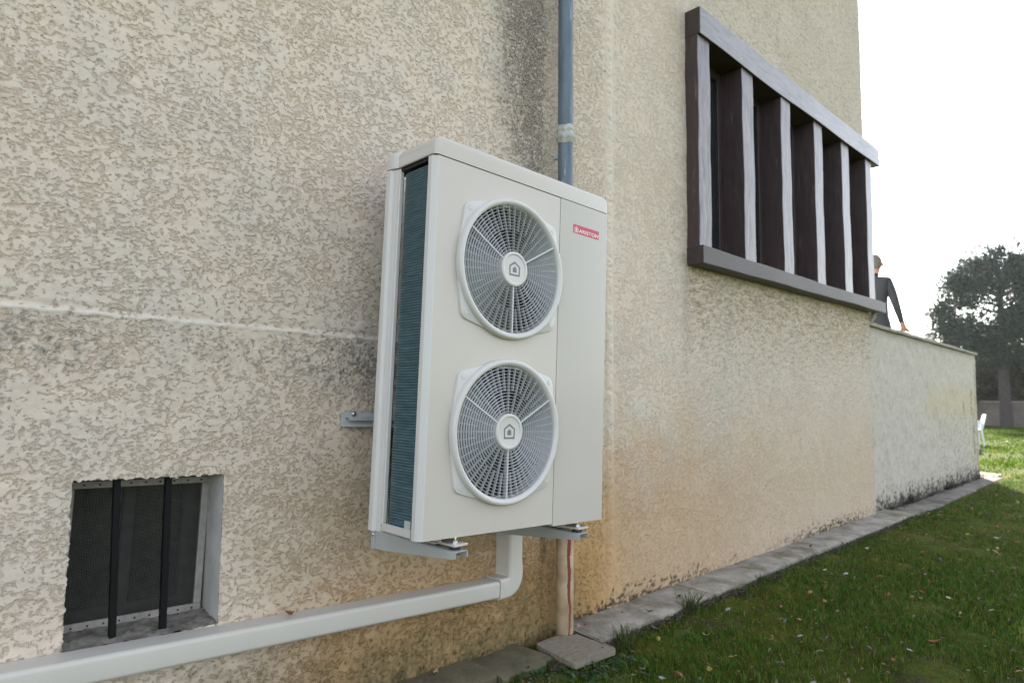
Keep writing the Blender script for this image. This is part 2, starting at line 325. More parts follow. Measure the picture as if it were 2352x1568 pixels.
def wall_panel(x0, x1, z0, z1, dx, dz, seed):
    nx = int(round((x1-x0)/dx))+1; nz = int(round((z1-z0)/dz))+1
    xs = np.linspace(x0, x1, nx); zs = np.linspace(z0, z1, nz); X, Z = np.meshgrid(xs, zs)
    dx = xs[1]-xs[0]; dz = zs[1]-zs[0]
    q = max(1.0, dx/0.0055)
    n1 = noise2(nx, nz, dx, dz, 0.0080*q**0.3, 0.055, seed, 1.25, 0.95, 1.05)
    n2 = noise2(nx, nz, dx, dz, 0.045, 0.16, seed+1, 1.25)
    n3 = noise2(nx, nz, dx, dz, 0.35, 1.4, seed+2)
    fine = noise2(nx, nz, dx, dz, 0.008, 0.016, seed+3)
    s = 1.15*n1 + 0.30*n2 + 0.30*n3 + 0.72
    # trowelled, smoother places
    band = np.exp(-((X-2.968)/0.036)**2)
    ridz = 1.408 - 0.016*(X-0.2) + 0.0012*n2
    under = np.exp(-((Z-(ridz+0.05))/0.045)**2)*(X < 1.75)
    low = sstep(0.22, 0.05, Z)*(X < 3)
    s = s + 2.2*band + 1.1*under*(n3 > -0.9) + 0.35*low
    pit = 0*s + 0.25*(fine > 0.6)                                     # pits themselves are in the material's displacement
    _unused = 0                           # 0 on the flat flakes
    h = 0.0014*n3 + 0.0006*n2
    h += 0.006*band*(1+0.25*n2) - 0.006*np.exp(-((X-2.925)/0.012)**2)
    rid = np.exp(-((Z-ridz)/0.0055)**2)*sstep(2.4, 1.9, X)
    h += 0.0040*rid*(0.8+0.2*n2)
    h -= 0.003*np.exp(-((Z-(ridz+0.017))/0.008)**2)*sstep(2.4, 1.9, X)
    h *= 1-np.exp(-((X-3.0)/0.012)**2)                               # the two wall meshes meet cleanly here
    # ---------- colour
    c = np.empty(X.shape + (3,)); c[:] = (0.600, 0.520, 0.440)
    c = mixc(c, (0.565, 0.505, 0.440), np.clip(0.4+0.35*n3, 0, 1))
    c = mixc(c, (0.56, 0.53, 0.50), 0.12*under)
    ch = sstep(3.2, 4.2, X)
    c = mixc(c, (0.500, 0.450, 0.385), 0.55*ch)                     # right part, duller
    earth = sstep(1.35, 0.42, Z + 0.05*n3 + 0.02*n2)*sstep(0.55, 1.6, X + 0.15*n3 - 0.35*sstep(0.7, 0.2, Z))*(0.45+0.55*sstep(5.9, 3.0, X))
    c = mixc(c, (0.43, 0.290, 0.155), np.clip(0.75*earth, 0, 1))
    och = np.exp(-((X-2.75)/0.28)**2)*sstep(1.0, 0.3, Z+0.08*n2)
    c = mixc(c, (0.44, 0.255, 0.085), 0.75*och)
    # pits keep more of the sandy aggregate
    
    specks = noise2(nx, nz, dx, dz, 0.010, 0.02, seed+8)
    c = mixc(c, (0.28, 0.13, 0.07), 0.5*sstep(2.35, 2.9, specks))
    # black mould beside the downpipe
    st = noise2(nx, nz, dx, dz, 0.02, 0.6, seed+5, 1.0, 0.12)
    blot = noise2(nx, nz, dx, dz, 0.02, 0.22, seed+6)
    so = (np.exp(-((X-2.345)/0.10)**2) + 0.75*np.exp(-((X-2.20)/0.13)**2)*sstep(1.6, 3.0, Z))*sstep(1.55, 2.6, Z)
    so = np.clip(so*(1.15+0.30*blot+0.20*st), 0, 1)*(0.75+0.25*np.clip(fine, -1, 1))
    c = mixc(c, (0.085, 0.080, 0.070), np.clip(0.92*so, 0, 0.95))
    tn = np.exp(-((X-2.425)/0.026)**2)*sstep(0.95, 0.6, Z)
    c = mixc(c, (0.045, 0.042, 0.034), np.clip(tn*(0.8+0.3*blot), 0, 0.92))
    # mould under the ridge
    rm = np.exp(-((Z-(ridz-0.10))/0.10)**2)*(Z < ridz)*sstep(2.3, 1.6, X)*(0.35+0.65*sstep(1.0, 1.45, X)+0.4*sstep(0.6, 0.3, X))
    rm = rm + 0.45*np.exp(-((X-1.50)/0.22)**2)*sstep(0.9, 1.3, Z)*sstep(1.65, 1.3, Z)
    c = mixc(c, (0.16, 0.155, 0.14), np.clip(rm*(0.35+0.35*blot+0.15*fine), 0, 0.75))
    c = mixc(c, (0.64, 0.60, 0.56), 0.6*rid)
    # moss and splash at the foot of the wall
    ft = sstep(0.62, 0.24, Z + 0.05*n3 + 0.02*n2)*sstep(0.75, 1.35, X)*sstep(3.0, 2.6, X)
    c = mixc(c, (0.335, 0.215, 0.098), 0.85*ft)
    mo = sstep(0.36, 0.06, Z + 0.05*n2 + 0.04*n3)*sstep(3.1, 2.0, X)*(0.70+0.16*blot+0.10*n2)
    c = mixc(c, (0.125, 0.100, 0.042), np.clip(mo, 0, 0.85))
    c = mixc(c, (0.05, 0.045, 0.022), np.clip(sstep(0.10, 0.01, Z+0.03*n2)*(0.5+0.2*blot), 0, 0.8)*(0.35+0.65*sstep(3.6, 2.6, X)))
    db = sstep(0.075, 0.02, Z + 0.025*n2 + 0.03*st)*np.clip(0.5+0.9*np.sin(X*2.1+1.2)+0.4*blot, 0, 1)
    c = mixc(c, (0.045, 0.036, 0.022), np.clip(db*(X > 2.6), 0, 0.9))
    # grey rain runs below the window and along the right part
    runs = sstep(0.1, 1.4, st)*sstep(0.5, 1.6, Z)*ch
    c = mixc(c, (0.27, 0.255, 0.215), 0.55*runs)
    sl_ = sstep(1.3, 2.02, Z)*(Z < 2.06)*sstep(3.75, 3.85, X)
    c = mixc(c, (0.25, 0.195, 0.115), np.clip(sl_*(0.40+0.35*st), 0, 0.85))
    c = mixc(c, (0.30, 0.29, 0.26), 0.5*np.exp(-((X-3.78)/0.05)**2)*sstep(1.0, 2.0, Z)*(Z < 2.1))
    c = mixc(c, (0.36, 0.335, 0.29), 0.35*np.exp(-((X-4.3)/0.16)**2)*sstep(0.3, 1.2, Z)*sstep(2.3, 1.9, Z)*np.clip(0.7+0.3*st, 0, 1))
    c = mixc(c, (0.62, 0.60, 0.52), 0.5*np.exp(-((X-2.985)/0.02)**2)*(blot > -0.3)*sstep(0.8, 1.2, Z))
    # snap the grid to the (slightly ragged) edges of the cellar opening
    inside = np.zeros((nz-1, nx-1), bool)
    rag = 0.0022*noise2(nx, nz, dx, dz, 0.02, 0.08, seed+12)
    if x0 < OPEN['x0']:
        ia = int(round((OPEN['x0']-x0)/dx)); ib = int(round((OPEN['x1']-x0)/dx)); ja = int(round((OPEN['z0']-z0)/dz)); jb = int(round((0.913-z0)/dz))
        X[ja:jb+1, ia] = OPEN['x0']+rag[ja:jb+1, ia]; X[ja:jb+1, ib] = OPEN['x1']+0.4*rag[ja:jb+1, ib]
        tp = OPEN['zl'] + (OPEN['zr']-OPEN['zl'])*(xs-OPEN['x0'])/(OPEN['x1']-OPEN['x0'])
        for k in range(-2, 3):                                        # bend the rows near the lintel to its slope
            w_ = 1-abs(k)/3.0; Z[jb+k, ia-6:ib+7] += w_*(tp[ia-6:ib+7]-zs[jb]+1.2*rag[jb, ia-6:ib+7])
        inside[ja:jb, ia:ib] = True
    c = c*np.array((1.0, 0.972, 0.935))
    V = np.stack([X, -h, Z], -1).reshape(-1, 3)
    iz, ix = np.meshgrid(np.arange(nz-1), np.arange(nx-1), indexing='ij')
    cx = (xs[:-1]+xs[1:])[ix]/2; cz = (zs[:-1]+zs[1:])[iz]/2
    keep = ~inside
    keep &= ~((cx > WIN['x0']) & (cx < WIN['x1']) & (cz > WIN['z0']) & (cz < WIN['z1']))
    i = (iz*nx+ix)[keep]
    F = np.stack([i, i+1, i+nx+1, i+nx], -1)
    al = 1-np.clip(0.9*band + 0.18*under*(n3 > -0.9) + 0.3*low + 0.45*rid, 0, 1)
    me = fast_mesh('wall', V, F, np.concatenate([c.reshape(-1, 3), al.reshape(-1, 1)], 1)); me.materials.append(M['stucco'] if x0 < 2 else M['stucco_right'])
    return finish(bpy.data.objects.new('wall', me), house)
wall_panel(-0.40, 3.0, -0.12, 3.55, 0.0045, 0.0047, 21)
wall_panel(3.0, 7.32, -0.12, 5.60, 0.0110, 0.0100, 41)
# plain remainder of the house shell (outside the picture), side walls and roof
m_shell = mat('plain_render', (0.52, 0.48, 0.42), 0.9, var=0.08, scale=6, bump=0.006, bscale=45)
b = MB()
b.add([(-6, .0, -.2), (-.4, .0, -.2), (-.4, .0, 6.2), (-6, .0, 6.2)], [(0, 1, 2, 3)])
b.add([(-.4, .0, 3.55), (3.0, .0, 3.55), (3.0, .0, 6.2), (-.4, .0, 6.2)], [(0, 1, 2, 3)])
b.add([(3.0, .0, 5.6), (7.32, .0, 5.6), (7.32, .0, 6.2), (3.0, .0, 6.2)], [(0, 1, 2, 3)])
b.add([(7.32, 0, -.2), (7.32, 9, -.2), (7.32, 9, 6.2), (7.32, 0, 6.2)], [(0, 1, 2, 3)])
b.add([(-6, 0, -.2), (-6, 0, 6.2), (-6, 9, 6.2), (-6, 9, -.2)], [(0, 1, 2, 3)])
b.add([(-6, 9, -.2), (-6, 9, 6.2), (7.32, 9, 6.2), (7.32, 9, -.2)], [(0, 1, 2, 3)])
b.build('side_wall', m_shell, house, smooth=None)
b = MB().prism([(-0.35, 6.2), (4.5, 8.6), (9.35, 6.2), (9.35, 6.35), (4.5, 8.78), (-0.35, 6.35)], lambda a, z, h: (h, a, z), -6.3, 7.55)
b.build('roof', M['rooftile'], house, smooth=None)

# ---- cellar window (part of the house) : reveal, sill, bars, screen, inner sash
cw = MB()
x0, x1, z0, zl, zr = OPEN['x0'], OPEN['x1'], OPEN['z0'], OPEN['zl'], OPEN['zr']; D = 0.34
cw.add([(x1, 0.004, z0-.02), (x1, D, z0-.02), (x1, D, zr), (x1, 0.004, zr)], [(0, 1, 2, 3)])
cw.add([(x0, 0.004, z0-.02), (x0, D, z0-.02), (x0, D, zl), (x0, 0.004, zl)], [(0, 3, 2, 1)])
cw.add([(x0, 0.004, zl), (x1, 0.004, zr), (x1, D, zr), (x0, D, zl)], [(0, 1, 2, 3)])
cw.add([(x0-.03, .006, z0-.05), (x0, .006, z0-.05), (x0, .006, zl+.03), (x0-.03, .006, zl+.03)], [(0, 1, 2, 3)])
cw.add([(x1, .006, z0-.05), (x1+.03, .006, z0-.05), (x1+.03, .006, zr+.03), (x1, .006, zr+.03)], [(0, 1, 2, 3)])
cw.add([(x0, .006, zl), (x1, .006, zr), (x1, .006, zr+.03), (x0, .006, zl+.03)], [(0, 1, 2, 3)])
cw = cw.build('cellar_window', M['reveal'], house, smooth=None)
n = 36; g = noise2(n, 14, 0.012, 0.012, 0.03, 0.1, 5)
V = []; 
for j in range(14):
    for i in range(n):
        x = x0-.01 + (x1-x0+.02)*i/(n-1); y = -0.002+0.15*j/13
        V.append((x, y, z0+0.012 + 0.02*(y/0.15) - 0.03*(x-x0) + 0.0035*g[j, i]))
F = np.array([(j*n+i, j*n+i+1, (j+1)*n+i+1, (j+1)*n+i) for j in range(13) for i in range(n-1)])
me = fast_mesh('window_sill', np.array(V), F); me.materials.append(M['sill']); finish(bpy.data.objects.new('window_sill', me), cw)
rotw = Matrix.Rotation(R(1.9), 3, 'Y')       # the frame hangs slightly out of level
pv = (0.66, 0, 0.67)
for (a, c_) in (((x0+.004, .128, .874), (x1-.003, .142, .896)), ((x0+.004, .128, .452), (x1-.003, .142, .476)),
               ((x0+.004, .129, .476), (x0+.028, .141, .874)), ((x1-.027, .129, .476), (x1-.003, .141, .874))):
    MB().box(a, c_, rotw, pv).build('screen_frame', M['screenframe'], cw, bevel=0.003)
for k in range(9):
    x = x0+.05+k*0.043
    p = rotw @ (Vector((x, .126, .885))-Vector(pv)) + Vector(pv)
    q_ = rotw @ (Vector((x, .126, .464))-Vector(pv)) + Vector(pv)
    for c_ in (p, q_):
        MB().lathe([(0.0005, -.0015), (.0028, -.001), (.003, .003)], lambda a, b_, h: (c_.x+a, c_.y+h, c_.z+b_), 8).build('nail', M['bar'], cw)
b = MB(); sp = 0.0043; wd = 0.0006
for k in range(int((x1-x0-.05)/sp)):
    x = x0+.026+k*sp; b.box((x-wd, .1345, .474), (x+wd, .1357, .876), rotw, pv)
for k in range(int(.40/sp)):
    z = .476+k*sp; b.box((x0+.026, .1359, z-wd), (x1-.025, .1371, z+wd), rotw, pv)
b.build('insect_screen', M['wire'], cw, smooth=None, kind='stuff')
for (xa, xb, za, zb) in ((x0, x1, .43, .49), (x0, x1, .862, .925), (x0, .485, .49, .862), (.630, .672, .49, .862), (.815, x1, .49, .862)):
    MB().box((xa+.004, .205, za), (xb-.004, .235, zb), rotw, pv).build('inner_sash', M['greysash'], cw, bevel=0.004)
for (xa, xb) in ((.485, .630), (.672, .815)):
    MB().box((xa-.005, .222, .485), (xb+.005, .226, .868), rotw, pv).build('pane', M['glass'], cw)
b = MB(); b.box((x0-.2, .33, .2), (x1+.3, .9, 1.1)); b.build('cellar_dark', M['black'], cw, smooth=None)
for (xt, xb_) in ((0.573, 0.583), (0.7185, 0.7225)):
    b = MB()
    b.rings([[(xt-.0095, .036, .935), (xt+.0095, .036, .935), (xt+.0095, .055, .935), (xt-.0095, .055, .935)],
             [(xb_-.0095, .036, .43), (xb_+.0095, .036, .43), (xb_+.0095, .055, .43), (xb_-.0095, .055, .43)]])
    b.build('iron_bar', M['bar'], cw, bevel=0.0012)

# ---- timber window box with six posts (part of the house)
M['weathered'] = mat('worn_timber_painted_sheen', (0.150, 0.125, 0.124), 0.34, var=0.5, scale=7, stretch=(5, 5, 0.8), bump=0.0015, bscale=26, col2=(0.045, 0.032, 0.030), c2pos=(0.50, 0.68), spec=0.5)  # pale from worn stain, with sky sheen painted into the colour
M['worn_sheen_h'] = mat('worn_beam_painted_sheen', (0.175, 0.155, 0.156), 0.34, var=0.45, scale=7, stretch=(0.8, 5, 5), bump=0.0015, bscale=26, col2=(0.075, 0.064, 0.062), c2pos=(0.54, 0.72), spec=0.5)  # lintel front: wear plus sky sheen put into its colour
def weather(o, m_):
    """the face towards the weather has lost its stain and has sky sheen painted in"""
    o.data.materials.append(m_)
    for p in o.data.polygons:
        if p.normal.y < -0.7: p.material_index = 1
    return o
def rough_beam(x0, x1, y0, y1, z0, z1, n, amp, seed, axis='x', knock=None):
    """hand-cut beam: outline wavers along its length"""
    g = np.random.default_rng(seed); ph = g.uniform(0, 6.28, 8); rs = []
    for k in range(n+1):
        t = k/n
        w = lambda i: amp*(math.sin(ph[i]+t*5.1+i) + 0.6*math.sin(ph[(i+3) % 8]+t*13.7) + 0.35*math.sin(ph[(i+5) % 8]+t*29))
        if axis == 'x':
            x = x0+(x1-x0)*t
            rs.append([(x, y0+w(0), z0+w(1)), (x, y1, z0+w(1)), (x, y1, z1+w(2)), (x, y0+w(0)*.6, z1+w(2))])
        else:
            z = z0+(z1-z0)*t
            rs.append([(x0+w(0), y0+w(1), z), (x1+w(2), y0+w(1), z), (x1+w(2), y1, z), (x0+w(0), y1, z)])
    return MB().rings(rs)
tw = rough_beam(3.805, 7.43, -0.115, 0.10, 3.550, 3.735, 40, 0.0040, 3).build('timber_window', M['timber_h'], house, smooth=28, bevel=0.006, label='brown timber window box with heavy lintel and six upright posts')
weather(tw, M['worn_sheen_h'])
rough_beam(3.800, 7.47, -0.118, 0.10, 2.025, 2.135, 40, 0.003, 4).build('sill_beam', M['timber_h'], tw, smooth=28, bevel=0.006)
for k, (xa, xb) in enumerate(((3.806, 3.965), (4.43, 4.605), (5.085, 5.265), (5.755, 5.935), (6.405, 6.595), (7.06, 7.235))):
    weather(rough_beam(xa, xb, -0.092, 0.10, 2.128, 3.556, 26, 0.0020, 50+k, 'z').build('post', M['timber'], tw, smooth=28, bevel=0.005), M['weathered'])  # post fronts: worn stain plus sky sheen painted into the colour
xs_ = (3.965, 4.430, 4.605, 5.085, 5.265, 5.755, 5.935, 6.405, 6.595, 7.06)
for k in range(5):
    xa, xb = xs_[2*k], xs_[2*k+1]
    for a, c_ in (((xa, .075, 2.13), (xa+.05, .115, 3.556)), ((xb-.05, .075, 2.13), (xb, .115, 3.556)), ((xa+.05, .077, 2.13), (xb-.05, .113, 2.19)), ((xa+.05, .077, 3.49), (xb-.05, .113, 3.556))):
        MB().box(a, c_).build('sash', M['sash'], tw, bevel=0.004)
    MB().box((xa+.045, .094, 2.185), (xb-.045, .099, 3.495)).build('pane', M['glass'], tw)
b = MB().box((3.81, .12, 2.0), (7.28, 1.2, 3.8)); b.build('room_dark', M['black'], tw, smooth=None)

# ================================================================= TERRACE WALL beyond the house corner
AX0, AX1, AY = 7.325, 12.32, 0.045
def annex_top(x): return 1.905 - 0.017*(x-7.3)
annex = thing('terrace_wall', 'pale rendered terrace parapet wall with brown coping beyond the house corner', 'wall', (0, 0, 0))
dx = 0.022; nx = int((AX1-AX0)/dx)+1; nz = 100
xs = np.linspace(AX0, AX1, nx); ts = np.linspace(0, 1, nz); X, T = np.meshgrid(xs, ts); Z = -0.15 + T*(annex_top(X)+0.15)
st = noise2(nx, nz, dx, 0.02, 0.05, 0.7, 71, 1, 0.10); bl = noise2(nx, nz, dx, 0.02, 0.06, 0.5, 72); bb = noise2(nx, nz, dx, 0.02, 0.4, 2.0, 73)
c = np.empty(X.shape+(3,)); c[:] = (0.465, 0.415, 0.355)
c = mixc(c, (0.31, 0.285, 0.235), np.clip(0.35*sstep(-0.2, 1.6, st)+0.2*bl, 0, 0.7))
ye = sstep(9.3, 9.7, X+0.1*bb)*sstep(0.82, 0.98, Z+0.06*bl)*sstep(1.36, 1.24, Z+0.04*bl)
c = mixc(c, (0.46, 0.385, 0.215), np.clip(0.40*ye, 0, 1))
c = mixc(c, (0.27, 0.24, 0.165), np.clip(0.6*sstep(0.3, 1.3, st)*sstep(9.6, 10.2, X)*sstep(1.1, 0.9, Z), 0, 1))
for (sx, sw, z_a, z_b, k) in ((11.95, .05, .95, 1.30, .9), (12.05, .07, .0, 1.0, .6), (11.45, .045, .95, 1.12, .8), (12.25, .06, -.1, 1.7, .5)):
    c = mixc(c, (0.16, 0.10, 0.045), np.clip(k*np.exp(-((X-sx-0.02*st)/sw)**2)*sstep(z_a-.08, z_a+.05, Z)*sstep(z_b+.05, z_b-.08, Z)*(0.7+0.4*bl), 0, 0.9))
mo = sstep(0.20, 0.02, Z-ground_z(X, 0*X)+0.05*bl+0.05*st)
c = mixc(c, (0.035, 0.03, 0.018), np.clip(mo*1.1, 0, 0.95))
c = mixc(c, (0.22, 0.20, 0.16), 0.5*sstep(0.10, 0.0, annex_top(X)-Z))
V = np.stack([X, AY - 0.0016*bl - 0.004*bb, Z], -1).reshape(-1, 3)
i = (np.arange(nz-1)[:, None]*nx+np.arange(nx-1)[None, :]).ravel()
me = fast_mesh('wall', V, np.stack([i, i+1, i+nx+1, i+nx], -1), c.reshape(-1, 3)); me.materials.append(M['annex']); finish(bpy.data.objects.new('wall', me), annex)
b = MB()
b.add([(AX1, AY, -.2), (AX1, 3.4, -.2), (AX1, 3.4, annex_top(AX1)), (AX1, AY, annex_top(AX1))], [(0, 1, 2, 3)])
b.add([(AX0, AY+.17, 1.0), (AX1-.17, AY+.17, 1.0), (AX1-.17, AY+.17, annex_top(AX1)), (AX0, AY+.17, annex_top(AX0))], [(0, 3, 2, 1)])
b.add([(AX1-.17, AY+.17, 1.0), (AX1-.17, 3.4, 1.0), (AX1-.17, 3.4, annex_top(AX1)), (AX1-.17, AY+.17, annex_top(AX1))], [(0, 3, 2, 1)])
b.add([(AX0, 3.4, -.2), (AX1, 3.4, -.2), (AX1, 3.4, 1.2), (AX0, 3.4, 1.2)], [(0, 3, 2, 1)])
b.build('end_wall', mat('terrace_end_render', (0.50, 0.47, 0.40), 0.9, var=0.15, scale=4, bump=0.004, bscale=60), annex, smooth=None)
b = MB().add([(AX0, AY+.17, 1.215), (AX1-.17, AY+.17, 1.215), (AX1-.17, 3.4, 1.215), (AX0, 3.4, 1.215)], [(0, 1, 2, 3)])
b.build('terrace_floor', M['concrete'], annex, smooth=None)
for k in range(5):
    xa = AX0-.02+k*1.005; xb = xa+0.998
    rs = []
    for t in range(9):
        x = xa+(xb-xa)*t/8; zt = annex_top(x)+random.uniform(-.003, .003); w = random.uniform(-.003, .003)
        rs.append([(x, AY-.035+w, zt+.002), (x, AY+.20, zt+.002), (x, AY+.20, zt+.040), (x, AY+.10, zt+.052), (x, AY-.035+w, zt+.040)])
    MB().rings(rs).build('coping_stone', M['coping'], annex, smooth=30, bevel=0.006)
b = MB().prism([(AY-.035, 0), (AY+.2, 0), (AY+.2, .045), (AY-.035, .04)], lambda a, z, h: (h, a, z+annex_top(AX1)+.002), AX1-.30, AX1+.04)
b.add([(AX1-.2, AY+.2, annex_top(AX1)), (AX1+.04, AY+.2, annex_top(AX1)), (AX1+.04, 3.4, annex_top(AX1)), (AX1-.2, 3.4, annex_top(AX1)),
       (AX1-.2, AY+.2, annex_top(AX1)+.045), (AX1+.04, AY+.2, annex_top(AX1)+.045), (AX1+.04, 3.4, annex_top(AX1)+.045), (AX1-.2, 3.4, annex_top(AX1)+.045)],
      [(0, 3, 2, 1), (4, 5, 6, 7), (0, 1, 5, 4), (1, 2, 6, 5), (2, 3, 7, 6), (3, 0, 4, 7)])
b.build('coping_stone', M['coping'], annex, smooth=None)
# small bracket of mortar where the coping meets the house under the sill
MB().prism([(0, 1.93), (-.07, 1.985), (-.07, 2.02), (0, 2.02)], lambda a, z, h: (7.31+a*0+h, AY-.06+a*.5, z), 0.0, .07).build('mortar_fillet', M['coping'], annex)

# ================================================================= PATH: concrete strip along the wall
path = bpy.data.objects.new('path', None); finish(path, kind='structure')
def slab(x0, x1, y0, y1, ztop, mat_, seed, n=12, th=0.12, amp=0.008, ends=(0, 0)):
    g = np.random.default_rng(seed); rs = []
    w1 = g.uniform(-1, 1, n+1)*amp; w2 = g.uniform(-1, 1, n+1)*amp*.4
    for k in range(n+1):
        t = k/n; x = x0+(x1-x0)*t; gz = float(ground_z(x, 0))
        ye = y1+w1[k]; z = gz+ztop+w2[k]; s = ends[0]*(1-t)+ends[1]*t
        rs.append([(x+s*0, y0, gz-th), (x+s, ye, gz-th), (x+s, ye-.004, z-.012), (x+s, ye+.012, z-.002), (x+s*.5, (y0+ye)/2, z+.002), (x, y0, z)])
    return MB().rings(rs).build('slab', mat_, path, smooth=40)
xx = [2.56, 3.62, 4.66, 5.72, 6.70, 7.72]
for k in range(5):
    slab(xx[k]+.004, xx[k+1]-.004, 0.02 if k < 4 else 0.06, -0.243+0.006*k*(k < 3), 0.028, M['concrete'], 30+k)
xx = [7.72, 9.1, 10.6, 12.5]
M['concrete_dirty'] = mat('earth_stained_concrete', (0.17, 0.15, 0.125), 0.95, var=0.3, scale=5, bump=0.004, bscale=50, col2=(0.075, 0.06, 0.045), c2pos=(0.45, 0.6))
for k in range(3): slab(xx[k]+.005, xx[k+1]-.005, 0.06, -0.26+.03*k, 0.012, M['concrete_dirty'], 60+k)
slab(1.30, 1.93, 0.02, -0.205, 0.040, M['mossy'], 80, amp=.012)
slab(1.94, 2.245, 0.02, -0.225, 0.022, M['mossy'], 81, amp=.014, ends=(0, .03))
slab(12.51, 13.3, 1.2, -0.12, 0.02, M['concrete'], 83, amp=.02, ends=(0, -.3))
slab(0.4, 1.29, 0.02, -0.205, 0.045, M['mossy'], 82, amp=.012)

# ================================================================= DOWNPIPE
PX, PY = 2.503, -0.075
dp = thing('downpipe', 'round rainwater downpipe, blue-grey zinc above and cream cast iron below', 'pipe', (PX, PY, 0))
MB().lathe([(.0385, 1.6), (.0385, 2.47)], lambda a, b_, h: (a, b_, h), 40).build('zinc_pipe', M['zinc'], dp)
MB().lathe([(.0395, 2.50), (.0385, 2.9), (.0388, 3.4), (.0388, 6.2)], lambda a, b_, h: (a, b_, h), 40).build('zinc_pipe', M['zinc'], dp)
MB().lathe([(.0388, 2.450), (.0420, 2.453), (.0435, 2.468), (.0480, 2.472), (.0500, 2.484), (.0480, 2.496), (.0430, 2.500), (.0420, 2.512), (.0460, 2.517), (.0462, 2.524), (.0415, 2.532), (.0395, 2.545)],
           lambda a, b_, h: (a*(1+.02*math.sin(7*math.atan2(b_, a)+h*90)), b_, h+.004*math.sin(3*math.atan2(b_, a))), 48).build('collar', M['collar'], dp, smooth=50)
# cast iron foot: cream paint with a strip worn down to red primer
m_ci, nt, bs = newmat('cream_cast_iron_with_red_primer'); L = nt.links.new
tc = N(nt, 'ShaderNodeTexCoord'); sx = N(nt, 'ShaderNodeSeparateXYZ'); L(tc.outputs['Object'], sx.inputs['Vector'])
n1 = N(nt, 'ShaderNodeTexNoise'); n1.inputs['Scale'].default_value = 9; n1.inputs['Detail'].default_value = 8; L(tc.outputs['Object'], n1.inputs['Vector'])
n2 = N(nt, 'ShaderNodeTexNoise'); n2.inputs['Scale'].default_value = 60; n2.inputs['Detail'].default_value = 6; L(tc.outputs['Object'], n2.inputs['Vector'])
def math_(op, a, b_=None, clamp=False):
    k = N(nt, 'ShaderNodeMath', operation=op); k.use_clamp = clamp
    for i_, v_ in enumerate((a, b_)):
        if v_ is None: continue
        if isinstance(v_, (int, float)): k.inputs[i_].default_value = v_
        else: L(v_, k.inputs[i_])
    return k.outputs[0]
# strip sits on the side facing the lawn and the street side (towards +x, -y)
ang = math_('ARCTAN2', sx.outputs['Y'], sx.outputs['X'])
dist = math_('ABSOLUTE', math_('SUBTRACT', math_('ADD', ang, math_('MULTIPLY', math_('SUBTRACT', n1.outputs['Fac'], 0.5), 0.7)), -1.9))
strip = math_('MULTIPLY', math_('LESS_THAN', dist, math_('MULTIPLY', math_('ADD', 0.5, n2.outputs['Fac']), math_('ADD', 0.11, math_('MULTIPLY', sx.outputs['Z'], 0.26)))), math_('GREATER_THAN', math_('ADD', n2.outputs['Fac'], 0.20), 0.5))
cream = N(nt, 'ShaderNodeValToRGB'); e = cream.color_ramp.elements; e[0].position = .35; e[1].position = .65; e[0].color = (0.30, 0.20, 0.115, 1); e[1].color = (0.50, 0.39, 0.26, 1); L(n1.outputs['Fac'], cream.inputs['Fac'])
mx = N(nt, 'ShaderNodeMix', data_type='RGBA'); L(strip, mx.inputs['Factor']); L(cream.outputs['Color'], mx.inputs[6]); mx.inputs[7].default_value = (0.19, 0.030, 0.020, 1)
moss = N(nt, 'ShaderNodeMapRange'); moss.inputs['From Min'].default_value = 0.26; moss.inputs['From Max'].default_value = 0.0; moss.inputs['To Max'].default_value = 0.6; L(sx.outputs['Z'], moss.inputs['Value'])
mx2 = N(nt, 'ShaderNodeMix', data_type='RGBA'); L(math_('MULTIPLY', moss.outputs['Result'], n1.outputs['Fac']), mx2.inputs['Factor']); L(mx.outputs[2], mx2.inputs[6]); mx2.inputs[7].default_value = (0.14, 0.12, 0.04, 1)
L(mx2.outputs[2], bs.inputs['Base Color']); bs.inputs['Roughness'].default_value = .6
bp = N(nt, 'ShaderNodeBump'); bp.inputs['Distance'].default_value = .0012; L(n2.outputs['Fac'], bp.inputs['Height']); L(bp.outputs['Normal'], bs.inputs['Normal'])
MB().lathe([(.0425, -.02), (.0425, .4), (.0425, 1.3)], lambda a, b_, h: (a, b_, h), 40).build('cast_iron_pipe', m_ci, dp)
MB().lathe([(.0385, 1.62), (.053, 1.62), (.055, 1.60), (.053, 1.48), (.0425, 1.46)], lambda a, b_, h: (a, b_, h), 40).build('pipe_socket', m_ci, dp)
for z in (1.52, 2.40, 4.4):
    MB().box((-.008, .035, z-.012), (.008, .08, z+.012)).build('pipe_clip', M['galv'], dp)

# paving slab under the pipe, notched round it
def rounded(pts, r, n=5):
    out = []; m_ = len(pts)
    for i_ in range(m_):
        p = Vector(pts[i_]); a = Vector(pts[i_-1]); b_ = Vector(pts[(i_+1) % m_])
        rr_ = r[i_] if hasattr(r, '__len__') else r
        if rr_ <= 0: out.append(tuple(p)); continue
        d1 = (a-p).normalized(); d2 = (b_-p).normalized(); s0 = p+d1*rr_; s1 = p+d2*rr_
        for k in range(n+1):
            t = k/n; out.append(tuple(s0*(1-t)**2 + p*2*t*(1-t) + s1*t*t))
    return out
ol = rounded([(2.285, -.082), (2.252, -.352), (2.528, -.372), (2.562, -.088), (2.545, -.082)], [.03, .025, .03, .03, 0])
notch = [(PX+.050*math.cos(a), PY-.004+.050*math.sin(a)) for a in np.linspace(R(-10), R(-170), 12)]
ol = ol + notch + [(2.43, -.082)]
ps = MB().prism(ol, lambda a, b_, h: (a, b_, h+0.02*(b_+.1)), .010, .034).build('paving_slab', M['paver'], None, smooth=30, bevel=.004, label='beige square paving slab notched round the downpipe foot', category='paving slab')

